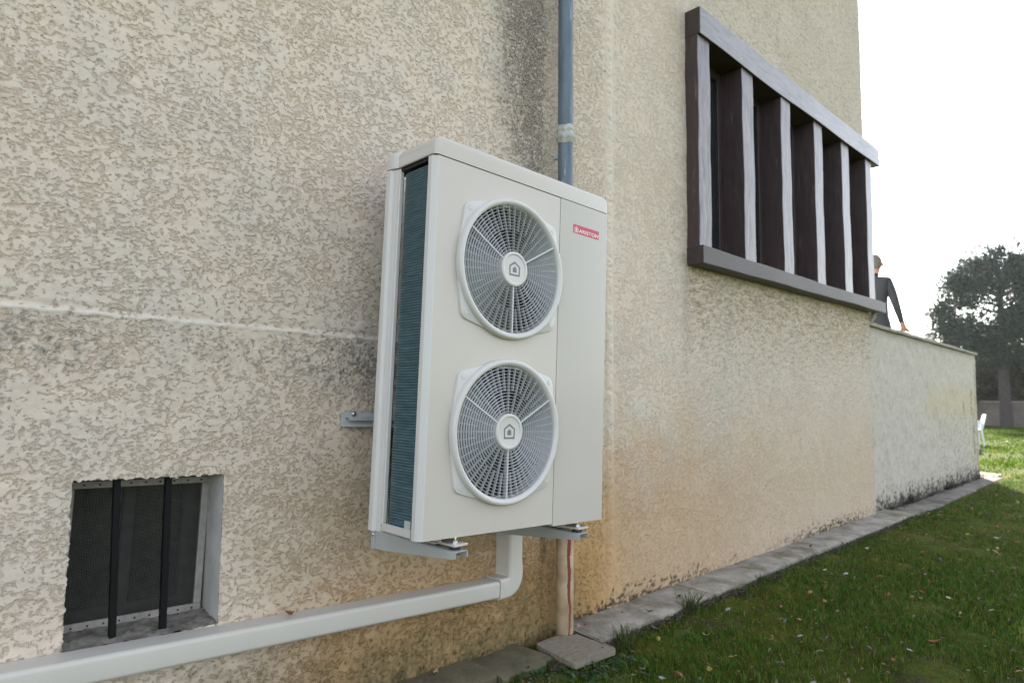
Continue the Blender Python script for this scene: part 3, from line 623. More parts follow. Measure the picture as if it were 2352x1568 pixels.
# ================================================================= HEAT PUMP UNIT
UW, USEAM, UH = 0.919, 0.615, 1.300
hp = thing('heat_pump', 'large white outdoor heat pump unit with two round fan grilles and a red badge', 'heat pump', (1.3332, -0.4797, 0.6972), (0, 0.034, -0.0195))
hp.rotation_mode = 'XYZ'
U = lambda u, v, w: (u, -v, w)
FANS = ((0.351, 0.9566), (0.351, 0.3556))

# front panel with two round openings
b = MB(); RH = 0.246; n = 96
def ring_cell(b, cx, cz, ua, ub, wa, wb, v):
    angs = sorted(set([2*math.pi*k/n for k in range(n)] + [math.atan2(wz-cz, ux-cx) % (2*math.pi) for ux in (ua, ub) for wz in (wa, wb)]))
    inn, outp = [], []
    for a in angs:
        c_, s_ = math.cos(a), math.sin(a); ts = []
        if c_ > 1e-9: ts.append((ub-cx)/c_)
        if c_ < -1e-9: ts.append((ua-cx)/c_)
        if s_ > 1e-9: ts.append((wb-cz)/s_)
        if s_ < -1e-9: ts.append((wa-cz)/s_)
        t = min(ts); inn.append((cx+RH*c_, cz+RH*s_)); outp.append((cx+t*c_, cz+t*s_))
    m_ = len(angs)
    b.add([U(p[0], v, p[1]) for p in inn]+[U(p[0], v, p[1]) for p in outp]+[U(p[0], v-.05, p[1]) for p in inn],
          [(i_, (i_+1) % m_, m_+(i_+1) % m_, m_+i_) for i_ in range(m_)] + [(i_, 2*m_+i_, 2*m_+(i_+1) % m_, (i_+1) % m_) for i_ in range(m_)])
ring_cell(b, *FANS[0], 0.0, USEAM-.001, 0.656, UH-.0015, 0)
ring_cell(b, *FANS[1], 0.0, USEAM-.001, 0.0, 0.656, 0)
# folded left corner post: chamfer, side return, flange
prof = [(0.0, 0.0), (-.004, -.0008), (-.0165, -.0145), (-.0195, -.020), (-.0205, -.037), (-.006, -.038)]
def sweep_w(b, prof, w0, w1):
    m_ = len(prof); b.add([U(p[0], p[1], w0) for p in prof]+[U(p[0], p[1], w1) for p in prof], [(i_, i_+1, m_+i_+1, m_+i_) for i_ in range(m_-1)])
cp_ = MB(); sweep_w(cp_, prof, 0.0, UH-.0015); cp_.build('corner_post', M['plastic'], hp, smooth=25)  # same sheet as the panel; paler, cooler colour paints in the sky light
b.add([U(0, 0, 0), U(USEAM-.001, 0, 0), U(USEAM-.001, -.03, 0), U(-.004, -.03, 0)], [(0, 3, 2, 1)])
b.add([U(USEAM-.001, 0, 0), U(USEAM-.001, -.012, 0), U(USEAM-.001, -.012, UH), U(USEAM-.001, 0, UH)], [(0, 1, 2, 3)])
me = b.mesh('front_panel', M['panel'], 25)
finish(bpy.data.objects.new('front_panel', me), hp)
# service panel on the right (hangs a little lower), wraps the right side
b = MB()
prof = [(USEAM+.0015, -.02), (USEAM+.0015, .0008), (USEAM+.004, .0018), (UW-.006, .0018), (UW-.001, -.001), (UW, -.006), (UW, -.275)]
sweep_w(b, prof, -.008, UH-.0015)
b.add([U(USEAM+.0015, .001, -.008), U(UW-.002, .001, -.008), U(UW-.002, -.275, -.006), U(USEAM+.0015, -.275, -.006)], [(0, 3, 2, 1)])
b.build('service_panel', M['panel2'], hp, smooth=25)
MB().box(U(USEAM-.0008, -.004, .002), U(USEAM+.0014, -.0055, UH-.01)).build('panel_seam', M['black'], hp)
# lid: rounded ends, softened front edge, lower lip shows the dark seam
bm = bmesh.new()
ul, ur, wb, wt = -.0215, UW+.002, UH+.001, 1.372
vs_ = [bm.verts.new(U(*p)) for p in ((ul, .003, wb), (ur, .003, wb), (ur, -.285, wb), (ul, -.285, wb), (ul, .003, wt), (ur, .003, wt), (ur, -.285, wt), (ul, -.285, wt))]
for q in ((0, 3, 2, 1), (4, 5, 6, 7), (0, 1, 5, 4), (1, 2, 6, 5), (2, 3, 7, 6), (3, 0, 4, 7)): bm.faces.new([vs_[k] for k in q])
bm.normal_update()
ed = [e_ for e_ in bm.edges if abs(e_.verts[0].co.z-wt) < 1e-6 and abs(e_.verts[1].co.z-wt) < 1e-6 and abs(e_.verts[0].co.x-e_.verts[1].co.x) < 1e-6]
bmesh.ops.bevel(bm, geom=ed, offset=.036, segments=7, affect='EDGES', profile=.5)
ed = [e_ for e_ in bm.edges if all(abs(v_.co.y+.003) < 1e-6 for v_ in e_.verts) and not all(abs(v_.co.z-wb) < 1e-6 for v_ in e_.verts)]
bmesh.ops.bevel(bm, geom=ed, offset=.016, segments=4, affect='EDGES', profile=.5)
bmesh.ops.recalc_face_normals(bm, faces=bm.faces)
me = bpy.data.meshes.new('top_cover'); bm.to_mesh(me); bm.free(); me.materials.append(M['panel'])
me.polygons.foreach_set('use_smooth', [True]*len(me.polygons)); me.set_sharp_from_angle(angle=R(32))
lid = finish(bpy.data.objects.new('top_cover', me), hp)
MB().box(U(-.015, -.004, UH-.0016), U(UW-.002, -.27, UH+.0012)).build('cover_seam', M['black'], hp)
# rear cap of the lid above the rear post
b = MB()
pl = rounded([(-.034, -.240), (-.034, -.292), (.03, -.292), (.03, -.220), (-.016, -.214)], [.018, .022, .004, .004, .012], 5)
def ins(k): return [(a + (0.008-a)*k, v + (-.255-v)*k) for a, v in pl]
b.rings([[U(a, v, UH+.001) for a, v in pl], [U(a, v, 1.338) for a, v in pl], [U(a, v, 1.356) for a, v in ins(.10)], [U(a, v, 1.367) for a, v in ins(.28)], [U(a, v, 1.371) for a, v in ins(.55)]])
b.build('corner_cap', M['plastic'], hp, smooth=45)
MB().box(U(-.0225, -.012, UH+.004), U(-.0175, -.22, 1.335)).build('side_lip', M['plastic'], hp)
# rear corner post with its pressed groove
b = MB()
prof = [(-.002, -.214), (-.014, -.215), (-.0165, -.218), (-.0170, -.229), (-.0190, -.233), (-.0220, -.248), (-.0255, -.253), (-.0310, -.258), (-.0325, -.263), (-.0325, -.281), (-.028, -.288), (.025, -.290)]
sweep_w(b, prof, .0, UH-.001); b.build('rear_post', M['plastic'], hp, smooth=22)  # whiter than the panel: sky light on the side painted into the colour
MB().box(U(-.001, -.218, .02), U(.003, -.232, UH-.004)).build('post_flange', M['black'], hp)
# bottom rail on the left side
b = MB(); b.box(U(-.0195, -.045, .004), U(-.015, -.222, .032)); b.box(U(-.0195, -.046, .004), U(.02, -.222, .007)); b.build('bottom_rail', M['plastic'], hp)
b = MB(); b.lathe([(.0003, -.0022), (.003, -.0018), (.0034, .001)], lambda a, b_, h: U(-.0195+h, -.215+a, .024+b_), 10); b.build('screw', M['zincbolt'], hp)
# top edge under the lid, base pan, inner walls
MB().box(U(-.012, -.046, UH-.012), U(.03, -.214, UH-.002)).build('inner_top', M['black'], hp)
MB().box(U(.02, -.01, .002), U(UW-.004, -.275, .012)).build('base_pan', M['panel2'], hp)
MB().box(U(.55, -.03, .014), U(.575, -.20, UH-.003)).build('partition', M['black'], hp)
# finned coil: runs along the left side, turns the rear corner
plan = [(-.0150, -.036), (-.0150, -.070), (-.0150, -.100), (-.0150, -.155), (-.0143, -.171), (-.0110, -.184), (-.005, -.194), (.005, -.201), (.020, -.204), (.10, -.204), (.30, -.204), (.60, -.204)]
nrm = []
for k in range(len(plan)):
    a = Vector(plan[max(0, k-1)]); d_ = (Vector(plan[min(len(plan)-1, k+1)])-a).normalized(); nrm.append(Vector((d_.y, -d_.x)))
pitch = 0.00945; nr = int((UH-.035)/pitch); rows = []
for k in range(nr):
    for t, off in ((0.0, -.0034), (.18, -.0008), (.38, .0008), (.62, .0008), (.82, -.0008)):
        w = .016+(k+t)*pitch
        rows.append([U(p[0]+q_.x*off, p[1]+q_.y*off, w) for p, q_ in zip(plan, nrm)])
b = MB(); b.rings(rows, close=False, cap=False); b.build('coil', M['coil'], hp, smooth=60)
MB().box(U(.022, -.055, .02), U(.05, -.180, UH-.02)).build('coil_core', M['black'], hp)
b = MB(); b.box(U(-.0165, -.050, .020), U(-.0148, -.085, .058)); b.build('coil_clip', M['galv'], hp, bevel=.001)
# fan grilles
ringmesh = []
nring = 15; r_in, r_out = .066, .236
fn0 = lambda a, b_, h: U(a, h, b_)
for k in range(nring):
    r = r_in + (r_out-r_in)*(k+.6)/nring; t = .0011
    mb = MB(); prof = [(r-t, .0095), (r+t, .0095), (r+t, .0165), (r-t*.2, .0185), (r-t, .0165)]
    mb.lathe(prof + [prof[0]], fn0, 72); ringmesh.append(mb.mesh('guard_ring', M['grille'], 40))
def spoke_mesh(ra, rb, hw, v0, v1, name):
    return MB().box(U(ra, v0, -hw), U(rb, v1, hw)).mesh(name, M['grille'])
sp_full = spoke_mesh(.060, .238, .0009, .002, .0140, 'guard_spoke'); sp_half = spoke_mesh(.148, .238, .0009, .002, .0140, 'guard_spoke'); sp_bold = spoke_mesh(.060, .241, .0027, .0, .0190, 'guard_spoke')
quad = [(.121, .236), (.212, .212), (.233, .196), (.241, .172), (.256, .06)]
pg = rounded([(-.121, .236), (-.235, .207), (-.256, .06), (-.256, -.06), (-.235, -.207), (-.121, -.236), (.121, -.236), (.235, -.207), (.256, -.06), (.256, .06), (.235, .207), (.121, .236)][::1], [.03, .028, .03, .03, .028, .03, .03, .028, .03, .03, .028, .03], 5)
mb = MB()
k_ = len(pg); pol = [(math.atan2(p[1], p[0]), p) for p in pg]
inn = [(.247*math.cos(a), .247*math.sin(a)) for a, _ in pol]
mb.add([U(p[0], .0004, p[1]) for p in pg]+[U(p[0]*.992, .0075, p[1]*.992) for p in pg]+[U(p[0]*.985, .0085, p[1]*.985) for p in pg]+[U(p[0], .0085, p[1]) for p in inn],
       [(s*k_+i_, s*k_+(i_+1) % k_, (s+1)*k_+(i_+1) % k_, (s+1)*k_+i_) for s in range(3) for i_ in range(k_)])
plate_me = mb.mesh('fixing_plate', M['plastic'], 35)
rim_me = MB().lathe([(.264, .001), (.2645, .010), (.2635, .0185), (.261, .0240), (.257, .0270), (.250, .0268), (.2445, .0240), (.241, .0185), (.2385, .012), (.2375, -.045)], fn0, 112).mesh('grille_rim', M['plastic'], 60)
hub_me = MB().lathe([(.066, -.010), (.066, .018), (.0645, .0225), (.061, .0245), (.0555, .0245), (.0535, .0232), (.0525, .0212), (.0500, .0208), (.0002, .0208)], fn0, 64).mesh('hub_cap', M['plastic'], 40)
def house_ring(s, t, v):
    o_ = [(0, .0292), (.0278, .0108), (.0268, -.0262), (-.0268, -.0262), (-.0278, .0108)]
    i_ = [(0, .0292-t*1.25), (.0278-t, .0108-t*.45), (.0268-t, -.0262+t), (-.0268+t, -.0262+t), (-.0278+t, .0108-t*.45)]
    mb = MB(); mb.add([U(p[0]*s, v, p[1]*s) for p in o_]+[U(p[0]*s, v, p[1]*s) for p in i_], [(k, (k+1) % 5, 5+(k+1) % 5, 5+k) for k in range(5)])
    j = [(0, .0098), (.0098, .0022), (.0098, -.0128), (-.0098, -.0128), (-.0098, .0022)]
    mb.add([U(p[0]*s, v, p[1]*s) for p in j], [(0, 1, 2, 3, 4)]); return mb
logo_me = house_ring(1, .0066, .0212).mesh('hub_emblem', M['greyink'])
stud_me = MB().lathe([(.0088, .0086), (.0088, .0091), (.0078, .0093), (.0001, .0093)], fn0, 20).mesh('fixing_cap', M['plastic'], 40)
studr_me = MB().lathe([(.0094, .00875), (.0086, .00885)], fn0, 24).mesh('cap_gap', M['greyink'])
# fan behind the guard
mb = MB()
for q in range(3):
    a0 = q*2*math.pi/3+.5; rs = []
    for j in range(7):
        r = .05+.178*j/6; sp_ = .95-.25*j/6
        rs.append([U(r*math.cos(a0+sp_*(t-.5)+.25*j/6), -.085+.05*(t-.5)*1.6, r*math.sin(a0+sp_*(t-.5)+.25*j/6)) for t in np.linspace(0, 1, 9)])
    mb.rings(rs, close=False, cap=False)
mb.lathe([(.055, -.12), (.055, -.06), (.045, -.052), (.001, -.05)], fn0, 32)
fan_me = mb.mesh('fan', M['blade'], 50)
shroud_me = MB().lathe([(.244, -.03), (.240, -.11), (.248, -.125), (.001, -.126)], fn0, 64).mesh('fan_shroud', M['black'], 40)
for fi, (cu, cw_) in enumerate(FANS):
    def part(me, parent, loc=None, rot=0.0, **kw):
        o = bpy.data.objects.new(me.name.split('.')[0], me); o.rotation_euler = (0, rot, 0)
        if loc: o.location = loc
        return finish(o, parent, **kw)
    gr = part(rim_me, hp, U(cu, 0, cw_)); gr.name = 'fan_grille'
    gr['label'] = ('upper' if fi == 0 else 'lower') + ' round fan grille with grey house emblem on its hub'
    part(plate_me, gr); part(hub_me, gr); part(logo_me, gr, rot=0.0)
    for me in ringmesh: part(me, gr)
    for k in range(48):
        a = k*2*math.pi/48 + math.pi/2
        part(sp_bold if k % 16 == 0 else (sp_full if k % 2 == 0 else sp_half), gr, rot=a)
    for sx_ in (-1, 1):
        for sz_ in (-1, 1):
            part(stud_me, gr, U(sx_*.214, 0, sz_*.188)); part(studr_me, gr, U(sx_*.214, 0, sz_*.188))
    part(fan_me, hp, U(cu, 0, cw_), rot=.4+fi*.9); part(shroud_me, hp, U(cu, 0, cw_))
# badge
bd = MB().box(U(.6945, .0019, 1.1725), U(.8588, .0029, 1.2085)).build('badge', M['red'], hp, label='red badge with white house emblem and lettering')
ic = house_ring(.42, .0066, 0).mesh('emblem', M['ink']); o = finish(bpy.data.objects.new('emblem', ic), bd); o.location = U(.7125, .0033, 1.1880)
tcv = bpy.data.curves.new('lettering', 'FONT'); tcv.body = 'ARISTON'; tcv.size = 1.0; tcv.offset = 0.012; tcv.space_character = 1.04
to = bpy.data.objects.new('lettering_tmp', tcv); C.objects.link(to); bpy.context.view_layer.update()
tm = bpy.data.meshes.new_from_object(to.evaluated_get(bpy.context.evaluated_depsgraph_get())); bpy.data.objects.remove(to)
co = np.array([v_.co[:] for v_ in tm.vertices]); mn, mxx = co.min(0), co.max(0)
for v_ in tm.vertices:
    v_.co = U(.7290+(v_.co.x-mn[0])/(mxx[0]-mn[0])*.1255, .0033, 1.1778+(v_.co.y-mn[1])/(mxx[1]-mn[1])*.0152)
tm.materials.clear(); tm.materials.append(M['ink']); tm.name = 'lettering'
finish(bpy.data.objects.new('lettering', tm), bd)
# feet bolted to the bracket arms (built in world space, then hung under the unit)
bpy.context.view_layer.update(); inv = hp.matrix_world.inverted()
def to_unit(o):
    o.data.transform(inv); return o
def foot(x0, x1, ztop, yb, yf):
    mb = MB(); mb.box((x0-.004, yf-.002, ztop+.0135), (x1+.006, yf+.085, ztop+.0215)); mb.box((x0-.002, yf+.075, ztop+.0135), (x0+.003, yf+.15, ztop+.046))
    mb.box((x0-.02, yf+.085, ztop+.0135), (x1+.02, yb, ztop+.0185))
    f_ = to_unit(mb.build('foot', M['panel'], hp, bevel=.0025))
    xc, yc = (x0+x1)/2, yf+.030
    w_ = lambda a, b_, h: (xc+a, yc+b_, h)
    to_unit(MB().lathe([(.0135, ztop+.0216), (.0135, ztop+.0232), (.001, ztop+.0232)], w_, 24).build('washer', M['zincbolt'], f_))
    to_unit(MB().lathe([(.0088, ztop+.0232), (.0088, ztop+.0305), (.001, ztop+.0305)], w_, 6).build('nut', M['zincbolt'], f_, smooth=None))
    to_unit(MB().lathe([(.0042, ztop+.0305), (.0042, ztop+.0480), (.0034, ztop+.0492), (.001, ztop+.0492)], w_, 12).build('bolt', M['zincbolt'], f_))
foot(1.450, 1.502, .6515, -.30, -.5035)
foot(2.094, 2.148, .6215, -.30, -.5035)

# ================================================================= WALL BRACKET
br = thing('wall_bracket', 'pale grey steel wall bracket carrying the heat pump, rail and two arms', 'bracket', (1.30, 0, .58))
def bpart(mb, name, m_, parent=br, **kw):
    mb.v = [(p[0]-1.30, p[1], p[2]-.58) for p in mb.v]; return mb.build(name, m_, parent, **kw)
rs_ = Matrix.Rotation(R(2.0), 3, 'Y'); pv = (1.30, 0, 1.08)
mb = MB()
mb.box((1.30, -.0075, 1.050), (2.30, -.0045, 1.106), rs_, pv)                 # back plate
mb.box((1.315, -.0300, 1.0855), (2.30, -.0076, 1.0875), rs_, pv); mb.box((1.318, -.0320, 1.0745), (2.30, -.0300, 1.0875), rs_, pv)
mb.box((1.300, -.0300, 1.0510), (2.30, -.0076, 1.0530), rs_, pv); mb.box((1.318, -.0320, 1.0510), (2.30, -.0300, 1.0610), rs_, pv)
rail = bpart(mb, 'rail', M['galv'], smooth=None)
for x in (1.352, 1.505, 2.05):
    p = rs_ @ (Vector((x, -.008, 1.0975))-Vector(pv)) + Vector(pv)
    f_ = lambda a, b_, h: (p.x+a, p.y-h, p.z+b_)
    bpart(MB().lathe([(.0105, .0), (.0105, .0016), (.001, .0016)], f_, 20), 'washer', M['zincbolt'], rail)
    bpart(MB().lathe([(.0072, .0016), (.0072, .007), (.006, .0082), (.001, .0082)], f_, 6), 'bolt_head', M['zincbolt'], rail, smooth=None)
def arm(x0, x1, zt, zrail):
    t = .002; yb, yf = -.0345, -.512; rr_ = .006
    mb = MB()
    # pressed channel: two tapered cheeks and a top plate joined by small bends
    for xa, sgn in ((x0, 1), (x1, -1)):
        out = [(yb, zt-.068), (-.095, zt-.066), (yf+.004, zt-.0245), (yf, zt-.0205), (yf, zt-rr_), (yb, zt-rr_)]
        mb.prism(out, lambda a, z, h: (h, a, z), xa, xa+sgn*t)
    mb.prism([(x0, zt-rr_), (x0+.002, zt-.002), (x0+rr_, zt), (x1-rr_, zt), (x1-.002, zt-.002), (x1, zt-rr_), (x1-.0021, zt-rr_), (x1-.0045, zt-.0035), (x1-rr_, zt-.0021), (x0+rr_, zt-.0021), (x0+.0045, zt-.0035), (x0+.0021, zt-rr_)],
             lambda a, z, h: (a, h, z), yf, yb)
    a_ = bpart(mb, 'arm', M['galv'], smooth=30)
    # upright leg against the wall, hooked on the rail, and the folded ear
    mb = MB(); mb.box((x0-.0022, -.0345, zt-.070), (x0-.0002, -.004, zrail-.005)); mb.box((x1+.0002, -.0345, zt-.070), (x1+.0022, -.004, zrail-.005)); mb.box((x0, -.0365, zt+.004), (x1, -.0347, zrail-.01))
    up = bpart(mb, 'upright', M['galv'], smooth=None)
    f_ = lambda a, b_, h: (x0-.0022-h, -.018+a, zt-.016+b_)
    bpart(MB().lathe([(.0075, 0), (.0075, .0018), (.005, .005), (.0015, .006), (.0005, .006)], f_, 14), 'screw', M['zincbolt'], up)
    for yy in (-.475, -.16):
        xc = (x0+x1)/2
        bpart(MB().lathe([(.001, zt+.0002), (.0175, zt+.0002), (.0205, zt+.003), (.0205, zt+.0105), (.0175, zt+.0133), (.001, zt+.0133)], lambda a, b_, h: (xc+a, yy+b_, h), 28), 'rubber_mount', M['rubber'], a_)
    for (ya, yb2) in ((-.40, -.345), (-.27, -.215), (-.13, -.09)):
        bpart(MB().box(((x0+x1)/2-.004, ya, zt-.0004), ((x0+x1)/2+.004, yb2, zt+.0004)), 'slot', M['black'], a_)
    bpart(MB().lathe([(.001, 0), (.012, 0), (.012, .012), (.001, .012)], lambda a, b_, h: ((x0+x1)/2+a, -.0345+h+.0, zt-.05+b_), 16), 'wall_pad', M['rubber'], up)
arm(1.446, 1.500, .6515, 1.078)
arm(2.090, 2.144, .6215, 1.056)

# ================================================================= TRUNKING (cable cover)
tk = thing('cable_trunking', 'cream plastic pipe trunking running along the wall and turning up behind the heat pump', 'trunking', (2.05, 0, .30))
def tprof(hh, d, r=.014):
    """cross-section: (outward, across)"""
    pts = [(0.0, -hh/2)]
    for k in range(6):
        a = -math.pi/2 + k/5*math.pi/2; pts.append((d-r+r*math.cos(a), -hh/2+r+r*math.sin(a)))
    for k in range(6):
        a = k/5*math.pi/2; pts.append((d-r+r*math.cos(a), hh/2-r+r*math.sin(a)))
    pts.append((0.0, hh/2)); return pts
slope = -0.0565
def run(pts, hh, d, name, parent, m_, grow=0.0):
    """pts list of (x,z,dirx,dirz)"""
    rs = []
    for (x, z, dx_, dz_) in pts:
        l = math.hypot(dx_, dz_); nx_, nz_ = -dz_/l, dx_/l
        rs.append([(x+nx_*q[1]-2.05, -q[0]-.001, z+nz_*q[1]-.30) for q in tprof(hh+grow, d+grow/2)])
    return MB().rings(rs).build(name, m_, parent, smooth=40)
def zc(x): return .4195-.036 + slope*(x-.30) + .0365     # centre line height of the horizontal run
HH, DD = .074, .090
zc = lambda x: .4190 + slope*(x-.299)
body = run([(-.6, zc(-.6), 1, slope), (2.052, zc(2.052), 1, slope)], HH, DD, 'horizontal_cover', tk, M['trunk'])
# elbow: from horizontal to vertical
xc0, zc0 = 2.056, zc(2.056); xv = 2.156
el = [(xc0, zc0, 1, slope), (xc0+.012, zc0-.0004, 1, slope)]
rad = .052; cx_, cz_ = xv-rad, zc0+rad+.000
for k in range(1, 10):
    a = -math.pi/2 + k/9*math.pi/2
    el.append((cx_+rad*math.cos(a), cz_+rad*math.sin(a), -math.sin(a)*1+0.0 if k < 9 else 0.0, math.cos(a) if k < 9 else 1.0))
el = el[:2] + [(x, z, math.cos(a_), math.sin(a_)) for (x, z, _, _), a_ in zip(el[2:], [k/9*math.pi/2 for k in range(1, 10)])]
el.append((xv, zc0+.085, 0, 1))
run(el, HH+.012, DD, 'elbow', tk, M['trunk'], .004)
run([(xv, zc0+.08, 0, 1), (xv, 1.25, 0, 1)], HH+.012, DD, 'vertical_cover', tk, M['trunk'])

# ================================================================= GRASS (stuff) and leaves
def lawn_tint(x, y, g):
    a = np.sin(x*1.7+0.6*np.sin(y*2.3))+np.sin(y*2.9+x*.8+1.3)+0.7*np.sin(x*4.3-y*3.1)
    b = np.sin(x*23+3*np.sin(y*9))*np.sin(y*27+2.5*np.sin(x*11)) + .6*np.sin(x*51-y*37+2*np.sin(x*7))
    return a/2.7 + .45*b
def grass(n, xr, yr, h, w, seed, dens=None):
    g = np.random.default_rng(seed)
    x = g.uniform(*xr, n); y = g.uniform(*yr, n)
    t = lawn_tint(x, y, g) + g.normal(0, .30, n)
    keep = g.random(n) < np.clip(0.52+.62*t, .05, 1)
    if dens is not None: keep &= dens(x, y, g)
    x, y, t = x[keep], y[keep], t[keep]; n = len(x)
    hh = h*g.uniform(.45, 1.25, n)*(1+.25*t); ww = w*g.uniform(.7, 1.3, n)
    a = g.uniform(0, 6.283, n); lean = g.uniform(.2, 1.15, n); z = ground_z(x, y)-.012
    dx_, dy_ = np.cos(a), np.sin(a); px_, py_ = -dy_, dx_
    P = np.empty((n, 5, 3))
    def pt(s, along, up):
        return np.stack([x+px_*s*ww+dx_*along*hh*lean, y+py_*s*ww+dy_*along*hh*lean, z+up*hh], -1)
    P[:, 0] = pt(-.5, 0, -.1); P[:, 1] = pt(.5, 0, -.1); P[:, 2] = pt(.42, .35, .6); P[:, 3] = pt(-.42, .35, .6); P[:, 4] = pt(0, 1.0, .9)
    base = np.arange(n)[:, None]*5
    tri = np.concatenate([base+np.array([0, 1, 2]), base+np.array([0, 2, 3]), base+np.array([3, 2, 4])])
    col = np.empty((n, 3)); col[:] = (0.070, 0.105, 0.016)
    col = col*(1-np.clip(.5+.35*t, 0, 1)[:, None]) + np.array((0.055, 0.120, 0.020))*np.clip(.5+.35*t, 0, 1)[:, None]
    dry = (g.random(n) < (.10+.22*(t < -.4))*(xr[0] < 12)); col[dry] = (0.17, 0.135, 0.055)
    ye = g.random(n) < .18; col[ye] = (0.120, 0.130, 0.020)
    if xr[0] > 12: col = col*np.array((0.88, 0.92, 0.14))
    col *= g.uniform(.5, 1.7, n)[:, None]
    return P.reshape(-1, 3), tri, np.repeat(col, 5, 0)
gs = [grass(85000, (1.6, 4.2), (-2.6, -.225), .030, .0036, 1), grass(80000, (4.2, 8.0), (-2.6, -.24), .030, .0048, 2), grass(50000, (8.0, 13.5), (-3.2, -.26), .028, .006, 3),
      grass(90000, (12.4, 33), (-4.0, 9.0), .05, .02, 4)]
off = 0; VV, FF, CC = [], [], []
for v_, f_, c_ in gs: VV.append(v_); FF.append(f_+off); CC.append(c_); off += len(v_)
me = fast_mesh('grass', np.concatenate(VV), np.concatenate(FF), np.concatenate(CC), smooth=False); me.materials.append(M['grass'])
finish(bpy.data.objects.new('grass', me), label='mown green grass of the lawn, thin and mossy by the wall', category='grass', kind='stuff')

# fallen leaves: individuals
def leaf_mesh(seed, L_=.05, W_=.022, curl=.5):
    g = np.random.default_rng(seed); rows = []; n = 7
    for k in range(n):
        t = k/(n-1); w = W_*math.sin(math.pi*min(1, t*.92+.04))**.8*(1-.25*t); x = L_*(t-.5); z = curl*L_*(t-.5)**2*1.6 + g.normal(0, .0012)
        rows.append([(x, -w, z+curl*w*.9+g.normal(0, .001)), (x, -w*.45, z+curl*w*.15), (x, 0, z), (x, w*.5, z+curl*w*.25), (x, w, z+curl*w*1.0+g.normal(0, .001))])
    mb = MB(); mb.rings(rows, close=False, cap=False); mb.tube([(-L_*.5, 0, curl*L_*.4), (-L_*.75, .002, curl*L_*.7)], .0008, 5)
    return mb.mesh('fallen_leaf', None, 60)
lm = [('rust brown', (0.20, 0.075, 0.035)), ('dull yellow', (0.26, 0.20, 0.05)), ('pale buff', (0.30, 0.245, 0.165)), ('silvery grey', (0.24, 0.245, 0.22)), ('dark brown', (0.055, 0.035, 0.025)), ('orange', (0.26, 0.10, 0.035))]
lmats = [mat(n_.replace(' ', '_')+'_leaf', c_, .6, var=.3, scale=60) for n_, c_ in lm]
lbase = [leaf_mesh(s, (.052, .046, .062, .05)[s], (.016, .013, .010, .018)[s], (.7, .45, .5, .3)[s]) for s in range(4)]
lcache = {}
def put_leaf(x, y, ci, mi, sc, z=None, where='on the shaded lawn', flip=None):
    if (ci, mi) not in lcache:
        m_ = lbase[mi].copy(); m_.materials.clear(); m_.materials.append(lmats[ci]); lcache[(ci, mi)] = m_
    o = bpy.data.objects.new('fallen_leaf', lcache[(ci, mi)]); gz = float(ground_z(x, y)) if z is None else z
    o.location = (x, y, gz+.020*(z is None)+.004); o.scale = (sc, sc, sc)
    o.rotation_euler = (random.uniform(-.5, .5) + (math.pi if random.random() < .35 else 0), random.uniform(-.35, .35), random.uniform(0, 6.28))
    if where == 'on the shaded lawn':
        where = ('by the strip' if y > -.55 else 'in the grass') + (' near the paving slab' if x < 3.1 else ' before the house wall' if x < 5 else ' below the timber window' if x < 7.4 else ' before the terrace wall')
    if where == 'on the sunlit lawn': where += ' near the terrace wall end' if x < 16 else ' halfway to the pine' if x < 21 else ' close to the pine'
    shape = ('curled', 'narrow', 'slender rolled', 'broad flat')[mi]; size = 'tiny' if sc < .75 else 'small' if sc < 1.0 else 'fair-sized'
    finish(o, None, '%s %s %s leaf lying %s' % (size, shape, lm[ci][0], where), 'leaf', 'fallen leaves lying %s' % where)
for k in range(120):
    t = random.random()**1.4; x = 2.3+8.5*t
    ylim = min(-.32, -.75-1.05*min(1, (x-2.0)/1.6)) if x < 4 else -1.9+.10*(x-3.5)
    y = random.uniform(max(ylim, -1.85), -.30)
    put_leaf(x, y, random.choices(range(6), (5, 4, 4, 4, 5, 2))[0], random.randrange(4), random.uniform(.55, 1.0)*(.8+.05*x))
for (x, y, ci) in ((2.95, -.09, 0), (2.62, -.06, 2), (2.66, -.075, 0), (3.4, -.16, 4), (4.4, -.1, 2), (5.3, -.15, 4), (1.75, -.03, 1), (3.05, -.19, 4)):
    put_leaf(x, y, ci, random.randrange(4), .8, .031, 'on the concrete strip')
put_leaf(1.10, -.045, 0, 0, .8, .414, 'on top of the cable trunking')
for k in range(26):
    x = random.uniform(12.6, 26); y = random.uniform(-1.5, 1.6)
    put_leaf(x, y, random.choices((2, 3, 5), (4, 6, 1))[0], random.randrange(4), random.uniform(1.3, 2.2), None, 'on the sunlit lawn')
g = np.random.default_rng(55); V, F, Cc = [], [], []
lc = np.array([(0.16, 0.075, 0.035), (0.22, 0.18, 0.06), (0.24, 0.20, 0.14), (0.20, 0.20, 0.18), (0.05, 0.035, 0.025), (0.05, 0.035, 0.025), (0.10, 0.07, 0.04)])
for j in range(2600):
    x = 2.0+9.5*g.random()**1.5; y = -.27-2.0*g.random()**1.2; r = g.uniform(.004, .013)*(1+.05*x); a = g.uniform(0, 6.28); q_ = g.uniform(.25, .7); o_ = len(V)
    gz = float(ground_z(x, y))+g.uniform(.0, .014); dx_, dy_ = math.cos(a)*r, math.sin(a)*r; tz = g.normal(0, .35)*r
    V += [(x-dx_, y-dy_, gz-tz), (x+dy_*q_, y-dx_*q_, gz+.2*r), (x+dx_, y+dy_, gz+tz), (x-dy_*q_, y+dx_*q_, gz+.3*r)]; F.append((o_, o_+1, o_+2, o_+3)); Cc += [lc[g.integers(0, 7)]*g.uniform(.6, 1.3)]*4
me = fast_mesh('leaf_litter', np.array(V), np.array(F), np.array(Cc), False); me.materials.append(M['leafy'])
